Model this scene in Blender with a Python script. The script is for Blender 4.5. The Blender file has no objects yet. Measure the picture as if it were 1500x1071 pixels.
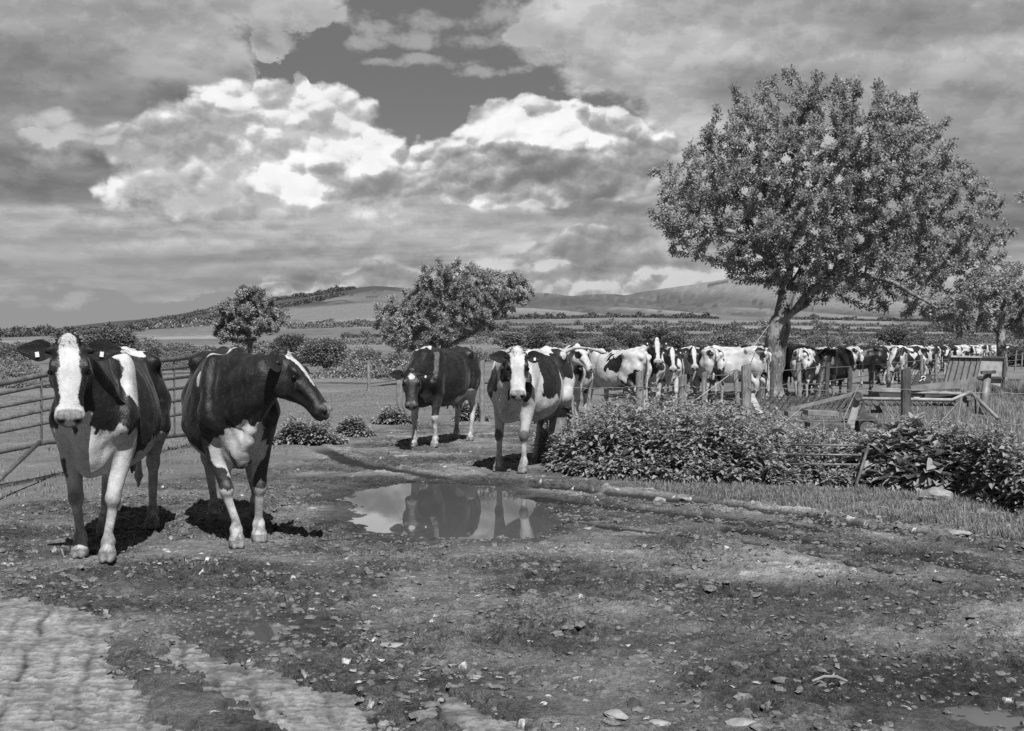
import bpy, math, random
import numpy as np
from mathutils import Vector, Matrix, kdtree

random.seed(7)
RNG = np.random.default_rng(7)
SC = bpy.context.scene
COL = SC.collection

# ------------------------------------------------------------------ camera
FPX = 1667.0      # focal length in photo pixels (1500 px wide photograph)
CAMZ = 1.5
HOR = 505.0       # eye-level line of the photograph
cam_d = bpy.data.cameras.new("camera")
cam = bpy.data.objects.new("camera", cam_d)
COL.objects.link(cam)
cam.location = (0, 0, CAMZ)
PITCH = math.atan((535.5 - HOR) / FPX)
cam.rotation_euler = (math.pi / 2 - PITCH, 0, 0)
cam_d.sensor_width = 36.0
cam_d.lens = 36.0 * FPX / 1500.0
cam_d.clip_start = 0.1
cam_d.clip_end = 12000
SC.camera = cam

SC.view_settings.view_transform = 'Standard'
SC.view_settings.look = 'None'
SC.view_settings.gamma = 1.0
EXPO = 0.62
SC.view_settings.exposure = EXPO
SC.cycles.use_denoising = False
SC.cycles.max_bounces = 6
SC.cycles.diffuse_bounces = 3
SC.cycles.glossy_bounces = 3
SC.cycles.transparent_max_bounces = 8

# ------------------------------------------------------------------ node helpers
def N(t, typ, ins=None, **props):
    n = t.nodes.new(typ)
    for k, v in props.items():
        setattr(n, k, v)
    for k, v in (ins or {}).items():
        s = n.inputs[k]
        if isinstance(v, bpy.types.NodeSocket):
            t.links.new(v, s)
        else:
            s.default_value = v
    return n

def M(t, op, a, b=None, c=None, clamp=False):
    n = t.nodes.new('ShaderNodeMath')
    n.operation = op
    n.use_clamp = clamp
    for i, v in enumerate((a, b, c)):
        if v is None:
            continue
        if isinstance(v, bpy.types.NodeSocket):
            t.links.new(v, n.inputs[i])
        else:
            n.inputs[i].default_value = v
    return n.outputs[0]

def SS(t, x, lo, hi, a=0.0, b=1.0):
    n = N(t, 'ShaderNodeMapRange', {'Value': x, 'From Min': lo, 'From Max': hi, 'To Min': a, 'To Max': b},
          interpolation_type='SMOOTHSTEP')
    return n.outputs['Result']

def LERP(t, f, a, b):
    n = t.nodes.new('ShaderNodeMix')
    n.data_type = 'FLOAT'
    for s, v in ((n.inputs[0], f), (n.inputs[2], a), (n.inputs[3], b)):
        if isinstance(v, bpy.types.NodeSocket):
            t.links.new(v, s)
        else:
            s.default_value = v
    return n.outputs[0]

def noise(t, vec, scale, detail=4.0, rough=0.55, dist=0.0):
    n = N(t, 'ShaderNodeTexNoise', {'Scale': scale, 'Detail': detail, 'Roughness': rough, 'Distortion': dist})
    if vec is not None:
        t.links.new(vec, n.inputs['Vector'])
    return n.outputs['Fac']

# ------------------------------------------------------------------ world: Nishita sky + cloud layers
SUN_DIR = Vector((0.25, -0.98, 1.28)).normalized()
SUN_EL = math.asin(SUN_DIR.z)
SUN_AZ = math.atan2(SUN_DIR.x, SUN_DIR.y)      # from +Y clockwise towards +X

def build_world():
    w = bpy.data.worlds.new("World")
    SC.world = w
    w.use_nodes = True
    t = w.node_tree
    t.nodes.clear()
    out = t.nodes.new('ShaderNodeOutputWorld')
    bg = t.nodes.new('ShaderNodeBackground')
    STR = 0.1
    bg.inputs['Strength'].default_value = STR
    sky = t.nodes.new('ShaderNodeTexSky')
    sky.sky_type = 'NISHITA'
    sky.sun_disc = False
    sky.sun_elevation = SUN_EL
    sky.sun_rotation = SUN_AZ
    sky.air_density = 1.0
    sky.dust_density = 1.5
    bw = N(t, 'ShaderNodeSeparateColor', {'Color': sky.outputs[0]})
    # red-weighted grey: blue sky goes dark as behind a yellow filter
    skyg = M(t, 'ADD', M(t, 'MULTIPLY', bw.outputs[0], 0.75), M(t, 'MULTIPLY', bw.outputs[1], 0.25))
    tc = t.nodes.new('ShaderNodeTexCoord')
    D = tc.outputs['Generated']
    sp = N(t, 'ShaderNodeSeparateXYZ', {0: D})
    az = M(t, 'ARCTAN2', sp.outputs[0], sp.outputs[1])
    el = M(t, 'ARCSINE', sp.outputs[2])
    # noise space
    P = N(t, 'ShaderNodeCombineXYZ', {0: az, 1: M(t, 'MULTIPLY', el, 1.35), 2: 0.37}).outputs[0]
    def wn(scale, detail, rough, off=(0, 0, 0), dist=0.0, vec=None):
        v = N(t, 'ShaderNodeVectorMath', {0: vec or P, 1: off}, operation='ADD').outputs[0]
        return noise(t, v, scale, detail, rough, dist)
    # domain warp
    wx = M(t, 'SUBTRACT', wn(11, 6, 0.6, (3, 1, 0)), 0.5)
    wy = M(t, 'SUBTRACT', wn(11, 6, 0.6, (9, 7, 2)), 0.5)
    def blob_field(blobs, amp):
        ax = M(t, 'ADD', az, M(t, 'MULTIPLY', wx, amp))
        ey = M(t, 'ADD', el, M(t, 'MULTIPLY', wy, amp * 0.7))
        acc = None
        for (px, py, rx, ry) in blobs:
            ca = math.atan((px - 750) / FPX)
            ce = math.atan((HOR - py) / FPX * math.cos(ca))
            dx = M(t, 'MULTIPLY', M(t, 'SUBTRACT', ax, ca), FPX / rx)
            dy = M(t, 'MULTIPLY', M(t, 'SUBTRACT', ey, ce), FPX / ry)
            r2 = M(t, 'MULTIPLY_ADD', dx, dx, M(t, 'MULTIPLY', dy, dy))
            f = M(t, 'SUBTRACT', 1.0, r2)
            acc = f if acc is None else M(t, 'SMOOTH_MAX', acc, f, 0.25)
        return acc
    T = lambda g: (g / 255.0) ** 2.2 / STR / 2 ** EXPO      # display grey -> world units
    fine = wn(30, 7, 0.62, (1, 5, 0))
    mid = wn(9, 6, 0.58, (4, 2, 0))
    big = wn(3.2, 4, 0.5, (8, 3, 0))
    midS = wn(9, 6, 0.58, (4 - 0.006, 2 + 0.030, 0))
    fineS = wn(30, 5, 0.6, (1 - 0.004, 5 + 0.012, 0))
    lit = M(t, 'SUBTRACT', mid, midS)            # >0 where density falls off towards the light
    litf = M(t, 'SUBTRACT', fine, fineS)
    def puff(scale, off=(0, 0, 0)):
        v = N(t, 'ShaderNodeCombineXYZ', {0: M(t, 'ADD', az, M(t, 'MULTIPLY', wx, 0.05)), 1: M(t, 'ADD', M(t, 'MULTIPLY', el, 1.25), M(t, 'MULTIPLY', wy, 0.04)), 2: 0.2}).outputs[0]
        v = N(t, 'ShaderNodeVectorMath', {0: v, 1: off}, operation='ADD').outputs[0]
        n = N(t, 'ShaderNodeTexVoronoi', {'Vector': v, 'Scale': scale}, feature='F1')
        return n.outputs['Distance']
    pf = puff(20.0)
    pfs = M(t, 'SUBTRACT', puff(20.0, (-0.003, 0.012, 0)), pf)      # > 0 on the sunny upper side of a puff
    pf2 = puff(52.0)
    pfs2 = M(t, 'SUBTRACT', puff(52.0, (-0.002, 0.006, 0)), pf2)
    # ---- layer 0: clear sky, brighter to the horizon
    col = M(t, 'MULTIPLY', skyg, 0.62)
    col = LERP(t, SS(t, el, 0.26, 0.02), M(t, 'MINIMUM', M(t, 'MAXIMUM', col, T(112)), T(116)), T(150))
    # ---- layer 1: grey stratus on a level sheet, so it closes up towards the horizon
    dz = M(t, 'ADD', M(t, 'MAXIMUM', sp.outputs[2], 0.0), 0.16)
    PL = N(t, 'ShaderNodeCombineXYZ', {0: M(t, 'DIVIDE', M(t, 'MULTIPLY', sp.outputs[0], 0.8), dz), 1: M(t, 'DIVIDE', sp.outputs[1], dz), 2: 0.0}).outputs[0]
    l1 = wn(1.15, 8, 0.54, (2.3, 4.1, 0), 0.15, PL)
    l1s = wn(1.15, 8, 0.54, (2.3 - 0.012, 4.1 + 0.095, 0), 0.15, PL)
    ld = M(t, 'SUBTRACT', l1, l1s)
    l2 = wn(0.6, 4, 0.55, (7.7, 1.2, 0), 0.0, PL)
    strat = blob_field([(110, 30, 265, 100), (40, 190, 380, 150), (275, 130, 95, 50), (1200, 40, 420, 150), (330, 92, 40, 22),
                        (1400, 250, 460, 220), (1000, 330, 330, 70), (400, 330, 900, 60), (700, 395, 800, 50), (330, 240, 130, 60),
                        (1085, 200, 170, 130), (800, 60, 60, 26), (330, 0, 170, 28), (420, 30, 90, 22), (-500, 200, 560, 280),
                        (2200, 150, 700, 330), (880, 250, 300, 70), (780, 290, 280, 44), (430, 280, 240, 54), (520, 240, 120, 50), (960, 90, 110, 55), (395, 60, 28, 22)], 0.085)
    strat = M(t, 'MINIMUM', strat, 0.75)
    sf = M(t, 'ADD', strat, M(t, 'ADD', M(t, 'MULTIPLY', M(t, 'SUBTRACT', l1, 0.5), 2.2), M(t, 'MULTIPLY', M(t, 'SUBTRACT', fine, 0.5), 0.9)))
    m1 = SS(t, sf, 0.02, 0.34)
    tone1 = LERP(t, SS(t, l1, 0.34, 0.66), T(144), T(182))
    tone1 = LERP(t, M(t, 'MULTIPLY', SS(t, l2, 0.40, 0.62), 0.6), tone1, T(186))
    tone1 = M(t, 'MULTIPLY', tone1, SS(t, ld, -0.09, 0.09, 0.78, 1.20))
    tone1 = M(t, 'MULTIPLY', tone1, SS(t, M(t, 'ADD', litf, M(t, 'MULTIPLY', pfs, 0.4)), -0.12, 0.12, 0.90, 1.10))
    # thin bright rims where a bank ends against the clear sky
    tone1 = M(t, 'MULTIPLY', tone1, SS(t, sf, 0.60, 0.10, 1.0, 1.16))
    # the dark undersides of the upper right and left banks
    dk = blob_field([(1180, 130, 170, 50), (1440, 190, 160, 90), (130, 262, 300, 44), (300, 165, 90, 40), (1330, 50, 230, 34), (60, 100, 130, 40), (1480, 330, 200, 60), (230, 296, 260, 12), (860, 300, 120, 12)], 0.11)
    tone1 = M(t, 'MULTIPLY', tone1, SS(t, dk, -0.5, 1.0, 1.05, 0.72))
    # the layer thins out over the left horizon
    m1 = M(t, 'MULTIPLY', m1, SS(t, M(t, 'MULTIPLY_ADD', az, 0.10, el), 0.020, 0.075, 0.35, 0.95))
    col = LERP(t, m1, col, tone1)
    # ---- small scattered scraps high in the clear patch
    scr = blob_field([(590, 62, 60, 18), (700, 110, 34, 12), (650, 30, 70, 18), (780, 90, 45, 16), (545, 72, 40, 12),
                      (740, 20, 60, 22), (550, 45, 50, 12), (409, 55, 22, 24), (612, 205, 7, 10), (110, 437, 34, 12), (690, 60, 60, 16), (770, 50, 60, 30), (500, 30, 60, 20), (640, 95, 60, 10), (560, 100, 40, 8), (455, 15, 50, 16), (740, 110, 40, 9)], 0.06)
    ms = SS(t, M(t, 'ADD', scr, M(t, 'MULTIPLY', M(t, 'SUBTRACT', fine, 0.5), 4.6)), -0.1, 1.3)
    col = LERP(t, M(t, 'MULTIPLY', ms, 0.75), col, T(176))
    # ---- cumulus builder
    def cumulus(col, blobs, shade, amp, sharp, hi, lo, fa=1.5, base=None):
        f = blob_field(blobs, amp)
        f = M(t, 'ADD', f, M(t, 'MULTIPLY', M(t, 'SUBTRACT', fine, 0.5), fa * 0.7))
        f = M(t, 'ADD', f, 0.12)
        f = M(t, 'ADD', f, M(t, 'MULTIPLY', M(t, 'SUBTRACT', 0.52, pf), fa * 0.55))
        f = M(t, 'ADD', f, M(t, 'MULTIPLY', M(t, 'SUBTRACT', 0.50, pf2), fa * 0.32))
        m = SS(t, f, 0.0, sharp)
        if base:            # the underside melts into the bank below it
            ce = [math.atan((HOR - y) / FPX) for y in base]
            m = M(t, 'MULTIPLY', m, SS(t, M(t, 'ADD', el, M(t, 'MULTIPLY', wy, 0.06)), ce[1], ce[0]))
        sh = blob_field(shade, amp * 1.6)
        s = M(t, 'MULTIPLY', SS(t, sh, -2.4, 1.0), 1.05)
        s = M(t, 'ADD', s, M(t, 'MULTIPLY', litf, -1.8))
        s = M(t, 'ADD', s, M(t, 'MULTIPLY', lit, -2.6))
        s = M(t, 'ADD', s, M(t, 'MULTIPLY', pfs, -1.9))
        s = M(t, 'ADD', s, M(t, 'MULTIPLY', pfs2, -1.5))
        s = M(t, 'ADD', s, M(t, 'MULTIPLY', M(t, 'SUBTRACT', pf, 0.45), 0.8))
        s = M(t, 'ADD', s, SS(t, f, 0.0, 1.0, -0.2, 0.05))
        k = M(t, 'ADD', s, -0.06)
        k = M(t, 'DIVIDE', M(t, 'MAXIMUM', k, 0.0), M(t, 'ADD', M(t, 'MAXIMUM', k, 0.0), 0.55))      # soft shoulder, never a flat grey
        lo2 = M(t, 'MULTIPLY', lo, M(t, 'MULTIPLY', SS(t, l1, 0.36, 0.64, 0.84, 1.14), SS(t, M(t, 'ADD', litf, lit), -0.12, 0.12, 0.84, 1.14)))
        hi2 = M(t, 'MULTIPLY', hi, M(t, 'MULTIPLY', SS(t, M(t, 'ADD', pfs, M(t, 'MULTIPLY', pfs2, 0.7)), -0.25, 0.2, 0.74, 1.03), SS(t, fine, 0.3, 0.7, 0.93, 1.03)))
        tone = LERP(t, M(t, 'MULTIPLY', k, 1.2, clamp=True), hi2, lo2)
        return LERP(t, m, col, tone)
    col = cumulus(col, [(440, 215, 140, 88), (390, 155, 70, 42), (500, 172, 72, 36), (300, 225, 130, 70), (550, 215, 55, 34), (365, 185, 95, 70),
                        (436, 125, 18, 22), (500, 265, 140, 55), (330, 275, 190, 42), (520, 300, 32, 14), (380, 130, 34, 18)],
                  [(345, 270, 130, 26), (430, 296, 170, 24), (255, 225, 60, 50), (470, 200, 40, 10)], 0.05, 0.42, T(243), T(160), 1.4, (296, 335))
    col = cumulus(col, [(110, 210, 62, 26), (55, 190, 32, 26), (160, 212, 28, 26), (90, 238, 60, 12), (85, 175, 25, 14)],
                  [(120, 240, 80, 14)], 0.05, 1.1, T(196), T(156), 1.2)
    col = cumulus(col, [(790, 220, 125, 76), (735, 190, 60, 42), (820, 178, 74, 36), (890, 205, 84, 44), (620, 250, 120, 44), (570, 250, 70, 42),
                        (940, 228, 52, 42), (760, 262, 240, 40), (480, 262, 100, 34), (690, 238, 100, 40), (770, 164, 34, 22)],
                  [(800, 275, 230, 26), (765, 232, 48, 18), (890, 250, 80, 26), (640, 290, 130, 14), (925, 245, 60, 34), (715, 240, 30, 16)], 0.045, 0.26, T(248), T(132), 1.3, (290, 322))
    # low bank towards the horizon
    col = cumulus(col, [(860, 395, 170, 44), (740, 420, 300, 40), (960, 420, 200, 46), (1100, 400, 200, 30), (560, 412, 160, 18), (900, 348, 80, 24), (1060, 430, 120, 22), (430, 425, 50, 9)],
                  [(870, 348, 90, 22), (905, 378, 130, 12), (700, 408, 200, 10)], 0.05, 0.5, T(206), T(134), 1.3)
    # below eye level the dome just carries on in an even grey
    col = LERP(t, SS(t, el, 0.0, -0.05), col, T(120))
    cc = N(t, 'ShaderNodeCombineColor', {0: col, 1: col, 2: col})
    t.links.new(cc.outputs[0], bg.inputs['Color'])
    t.links.new(bg.outputs[0], out.inputs['Surface'])
    w.cycles.sampling_method = 'MANUAL'
    w.cycles.sample_map_resolution = 512
build_world()

sun_d = bpy.data.lights.new("sun", 'SUN')
sun_d.energy = 4.6
sun_d.angle = math.radians(0.5)
sun_d.color = (1.0, 1.0, 1.0)
sun = bpy.data.objects.new("sun", sun_d)
COL.objects.link(sun)
sun.rotation_euler = SUN_DIR.to_track_quat('Z', 'Y').to_euler()

# ------------------------------------------------------------------ numeric noise
def _hash(ix, iy, iz, seed):
    h = (ix.astype(np.int64) * 374761393 + iy.astype(np.int64) * 668265263 + iz * 2147483647 + seed * 974634777) & 0xFFFFFFFF
    h = ((h ^ (h >> 13)) * 1274126177) & 0xFFFFFFFF
    h = ((h ^ (h >> 15)) * 2246822519) & 0xFFFFFFFF
    return (h ^ (h >> 16)) & 0xFFFF

def perlin2(x, y, seed=0):
    xi = np.floor(x); yi = np.floor(y)
    fx = x - xi; fy = y - yi
    u = fx * fx * fx * (fx * (fx * 6 - 15) + 10); v = fy * fy * fy * (fy * (fy * 6 - 15) + 10)
    def g(ox, oy):
        a = _hash(xi + ox, yi + oy, 0, seed) * (2 * math.pi / 65536.0)
        return np.cos(a) * (fx - ox) + np.sin(a) * (fy - oy)
    a = g(0, 0); b = g(1, 0); c = g(0, 1); d = g(1, 1)
    return ((a + (b - a) * u) * (1 - v) + (c + (d - c) * u) * v) * 1.5

def fbm2(x, y, octv=4, seed=0, gain=0.5, lac=2.03):
    s = 0; a = 1.0; n = 0
    for i in range(octv):
        s = s + a * perlin2(x, y, seed + i * 17); n += a
        x = x * lac + 3.1; y = y * lac - 1.7; a *= gain
    return s / n

def worley2(x, y, seed=0):
    """distance to the nearest feature point, its random id, and second distance"""
    xi = np.floor(x); yi = np.floor(y)
    d1 = np.full(x.shape, 9.0); d2 = np.full(x.shape, 9.0); idn = np.zeros(x.shape)
    for ox in (-1, 0, 1):
        for oy in (-1, 0, 1):
            cx = xi + ox; cy = yi + oy
            px = cx + _hash(cx, cy, 1, seed) / 65536.0
            py = cy + _hash(cx, cy, 2, seed) / 65536.0
            d = np.hypot(x - px, y - py)
            i = _hash(cx, cy, 3, seed) / 65536.0
            m = d < d1
            d2 = np.where(m, d1, np.minimum(d2, d)); idn = np.where(m, i, idn); d1 = np.where(m, d, d1)
    return d1, d2, idn

def vnoise3(p, scale, seed=0):
    q = p * scale
    i = np.floor(q); f = q - i; f = f * f * (3 - 2 * f)
    r = 0
    for ox in (0, 1):
        for oy in (0, 1):
            for oz in (0, 1):
                h = _hash(i[:, 0] + ox, i[:, 1] + oy, (i[:, 2] + oz).astype(np.int64) * 77, seed) / 32768.0 - 1.0
                w = (f[:, 0] if ox else 1 - f[:, 0]) * (f[:, 1] if oy else 1 - f[:, 1]) * (f[:, 2] if oz else 1 - f[:, 2])
                r = r + h * w
    return r

def sstep(x, a, b):
    t = np.clip((x - a) / (b - a), 0, 1)
    return t * t * (3 - 2 * t)

# ------------------------------------------------------------------ mesh helpers
def mesh_np(name, V, faces, mat=None, smooth=False, attrs=None):
    """V (n,3); faces: list of (m,k) int arrays"""
    me = bpy.data.meshes.new(name)
    V = np.ascontiguousarray(V, dtype=np.float32)
    fl = [np.asarray(f, dtype=np.int32) for f in faces if len(f)]
    loops = np.concatenate([f.ravel() for f in fl])
    tot = np.concatenate([np.full(len(f), f.shape[1], np.int32) for f in fl])
    start = np.concatenate([[0], np.cumsum(tot)[:-1]]).astype(np.int32)
    me.vertices.add(len(V)); me.vertices.foreach_set('co', V.ravel())
    me.loops.add(len(loops)); me.loops.foreach_set('vertex_index', loops)
    me.polygons.add(len(tot)); me.polygons.foreach_set('loop_start', start)
    me.polygons.foreach_set('use_smooth', np.full(len(tot), bool(smooth)))
    for k, a in (attrs or {}).items():
        at = me.attributes.new(k, 'FLOAT', 'POINT')
        at.data.foreach_set('value', np.ascontiguousarray(a, dtype=np.float32))
    me.update(calc_edges=True)
    if mat:
        me.materials.append(mat)
    return me

def link(name, me, parent=None, loc=None):
    o = bpy.data.objects.new(name, me)
    COL.objects.link(o)
    if parent:
        o.parent = parent
    if loc is not None:
        o.location = loc
    return o

def tag(o, label=None, cat=None, group=None, kind=None):
    if label: o['label'] = label
    if cat: o['category'] = cat
    if group: o['group'] = group
    if kind: o['kind'] = kind
    return o

def empty(name, loc=(0, 0, 0), rz=0.0):
    o = bpy.data.objects.new(name, None)
    COL.objects.link(o)
    o.location = loc; o.rotation_euler = (0, 0, rz)
    o.empty_display_size = 0.2
    return o

def copy_tree(o, parent=None):
    c = o.copy(); COL.objects.link(c)
    if parent: c.parent = parent
    for ch in list(o.children):
        copy_tree(ch, c)
    return c

class MB:
    """collects primitives; build() links them as one mesh"""
    def __init__(s): s.v = []; s.f = {3: [], 4: []}; s.n = 0
    def add(s, V, F):
        V = np.asarray(V, float)
        for f in F:
            s.f.setdefault(len(f), []).append([i + s.n for i in f])
        s.v.append(V); s.n += len(V)
    def box(s, c, size, R=None):
        h = np.array(size) / 2.0
        b = min(h) * 0.12
        # box with chamfered long edges (8-sided section along x)
        ys = [(-h[1] + b, -h[2]), (h[1] - b, -h[2]), (h[1], -h[2] + b), (h[1], h[2] - b), (h[1] - b, h[2]), (-h[1] + b, h[2]), (-h[1], h[2] - b), (-h[1], -h[2] + b)]
        V = [(-h[0], y, z) for y, z in ys] + [(h[0], y, z) for y, z in ys]
        V = np.array(V)
        if R is not None: V = V @ np.array(R).T
        F = [[i, (i + 1) % 8, (i + 1) % 8 + 8, i + 8] for i in range(8)] + [list(range(7, -1, -1)), list(range(8, 16))]
        s.add(V + np.array(c), F)
    def beam(s, a, b, w, h, up=(0, 0, 1)):
        a = np.array(a, float); b = np.array(b, float); d = b - a; L = np.linalg.norm(d); x = d / L
        y = np.cross(up, x); y /= np.linalg.norm(y) + 1e-9; z = np.cross(x, y)
        s.box((a + b) / 2, (L, w, h), np.stack([x, y, z], 1))
    def tube(s, pts, r, seg=8, caps=True):
        pts = np.array(pts, float); n = len(pts)
        r = np.full(n, r) if np.isscalar(r) else np.array(r)
        tan = np.gradient(pts, axis=0); tan /= np.linalg.norm(tan, axis=1)[:, None] + 1e-12
        up = np.array([0, 0, 1.0]) if abs(tan[0][2]) < 0.9 else np.array([1.0, 0, 0])
        V = []
        for i in range(n):
            a = np.cross(up, tan[i]); a /= np.linalg.norm(a) + 1e-12; b = np.cross(tan[i], a); up = b
            for k in range(seg):
                t = 2 * math.pi * k / seg
                V.append(pts[i] + r[i] * (math.cos(t) * a + math.sin(t) * b))
        F = [[i * seg + k, i * seg + (k + 1) % seg, (i + 1) * seg + (k + 1) % seg, (i + 1) * seg + k] for i in range(n - 1) for k in range(seg)]
        if caps:
            F += [list(range(seg - 1, -1, -1)), list(range((n - 1) * seg, n * seg))]
        s.add(V, F)
    def build(s, name, mat, parent=None, smooth=False, loc=None):
        me = mesh_np(name, np.concatenate(s.v), [np.array(f) for f in s.f.values() if f], mat, smooth)
        return link(name, me, parent, loc)
# ------------------------------------------------------------------ cows
def new_mat(name):
    m = bpy.data.materials.new(name); m.use_nodes = True
    t = m.node_tree; t.nodes.clear()
    out = t.nodes.new('ShaderNodeOutputMaterial')
    b = t.nodes.new('ShaderNodeBsdfPrincipled')
    t.links.new(b.outputs[0], out.inputs[0])
    return m, t, b, out

def grey(t, b, v):
    c = N(t, 'ShaderNodeCombineColor', {0: v, 1: v, 2: v})
    t.links.new(c.outputs[0], b.inputs['Base Color'])

def attr(t, name):
    return N(t, 'ShaderNodeAttribute', attribute_name=name).outputs['Fac']

def bump(t, b, h, strength=0.5, dist=0.01):
    n = N(t, 'ShaderNodeBump', {'Strength': strength, 'Distance': dist, 'Height': h})
    t.links.new(n.outputs[0], b.inputs['Normal'])

def coat_material(name, herd=False):
    m, t, b, out = new_mat(name)
    tc = t.nodes.new('ShaderNodeTexCoord'); P = tc.outputs['Object']
    a = attr(t, 'coat')
    if herd:
        oi = t.nodes.new('ShaderNodeObjectInfo')
        off = N(t, 'ShaderNodeVectorMath', {0: P, 1: N(t, 'ShaderNodeCombineXYZ', {0: M(t, 'MULTIPLY', oi.outputs['Random'], 91.0), 1: M(t, 'MULTIPLY', oi.outputs['Random'], 37.0), 2: 0.0}).outputs[0]}, operation='ADD').outputs[0]
        sc = N(t, 'ShaderNodeVectorMath', {0: off, 1: (1.5, 0.9, 0.9)}, operation='MULTIPLY').outputs[0]
        n0 = noise(t, sc, 1.9, 2.0, 0.5, 0.6)
        bias = M(t, 'MULTIPLY', M(t, 'SUBTRACT', M(t, 'FRACT', M(t, 'MULTIPLY', oi.outputs['Random'], 13.7)), 0.30), 0.13)
        nn = M(t, 'MULTIPLY', M(t, 'ADD', M(t, 'SUBTRACT', n0, 0.485), bias), attr(t, 'free'))
        a = M(t, 'ADD', a, M(t, 'MULTIPLY', nn, 1.6))
    n1 = M(t, 'SUBTRACT', noise(t, P, 22.0, 3.0, 0.6), 0.5)
    n2 = M(t, 'SUBTRACT', noise(t, P, 130.0, 2.0, 0.6), 0.5)
    a = M(t, 'ADD', a, M(t, 'ADD', M(t, 'MULTIPLY', n1, 0.05), M(t, 'MULTIPLY', n2, 0.022)))
    w = SS(t, a, -0.006, 0.006)
    dn = noise(t, P, 6.0, 4.0, 0.6)
    hs = noise(t, N(t, 'ShaderNodeMapping', {'Vector': P, 'Scale': (9.0, 40.0, 22.0)}).outputs[0], 1.0, 4.0, 0.65)
    white = M(t, 'MULTIPLY', SS(t, dn, 0.3, 0.7, 0.33, 0.50), SS(t, hs, 0.25, 0.7, 0.86, 1.05))
    black = M(t, 'ADD', SS(t, dn, 0.35, 0.75, 0.006, 0.016), SS(t, hs, 0.50, 0.75, 0.0, 0.020))
    c = LERP(t, w, black, white)
    c = LERP(t, attr(t, 'skin'), c, M(t, 'MULTIPLY', LERP(t, w, 0.28, 1.0), SS(t, noise(t, P, 30, 3), 0.3, 0.7, 0.11, 0.21)))
    c = LERP(t, attr(t, 'dark'), c, 0.012)
    # dried mud on the lower legs and belly
    mu = M(t, 'MULTIPLY', attr(t, 'mud'), SS(t, noise(t, P, 16.0, 5.0, 0.65), 0.32, 0.62))
    c = LERP(t, M(t, 'MULTIPLY', mu, 0.9), c, 0.11)
    c = LERP(t, attr(t, 'hoof'), c, SS(t, noise(t, P, 25.0, 4.0), 0.3, 0.7, 0.08, 0.2))
    grey(t, b, c)
    st = N(t, 'ShaderNodeMapping', {'Vector': P, 'Scale': (60.0, 260.0, 90.0)}).outputs[0]
    hair = noise(t, st, 1.0, 3.0, 0.6)
    b.inputs['Roughness'].default_value = 0.42
    t.links.new(M(t, 'ADD', LERP(t, w, 0.42, 0.65), M(t, 'MULTIPLY', M(t, 'SUBTRACT', hair, 0.5), 0.35)), b.inputs['Roughness'])
    b.inputs['Specular IOR Level'].default_value = 0.33
    b.inputs['Sheen Weight'].default_value = 0.06
    b.inputs['Sheen Roughness'].default_value = 0.4
    fold = noise(t, P, 14.0, 6.0, 0.68)
    bump(t, b, M(t, 'ADD', M(t, 'MULTIPLY', hair, 0.25), M(t, 'MULTIPLY', fold, 0.9)), 0.6, 0.016)
    return m

MAT_COAT = coat_material("cow_coat")
MAT_HERD = coat_material("herd_coat", True)

def simple_mat(name, v, rough=0.6, nscale=0, namp=0.3, bumps=0.0, bdist=0.01, metal=0.0, spec=0.5):
    m, t, b, out = new_mat(name)
    b.inputs['Roughness'].default_value = rough
    b.inputs['Metallic'].default_value = metal
    b.inputs['Specular IOR Level'].default_value = spec
    if nscale:
        P = t.nodes.new('ShaderNodeTexCoord').outputs['Object']
        n = noise(t, P, nscale, 6.0, 0.62)
        grey(t, b, SS(t, n, 0.3, 0.7, v * (1 - namp), v * (1 + namp)))
        if bumps: bump(t, b, n, bumps, bdist)
    else:
        b.inputs['Base Color'].default_value = (v, v, v, 1)
    return m

MAT_EYE = simple_mat("cow_eye", 0.006, 0.06)
MAT_TAGP = simple_mat("tag_plastic", 0.6, 0.4)
MAT_EARD = None

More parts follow.
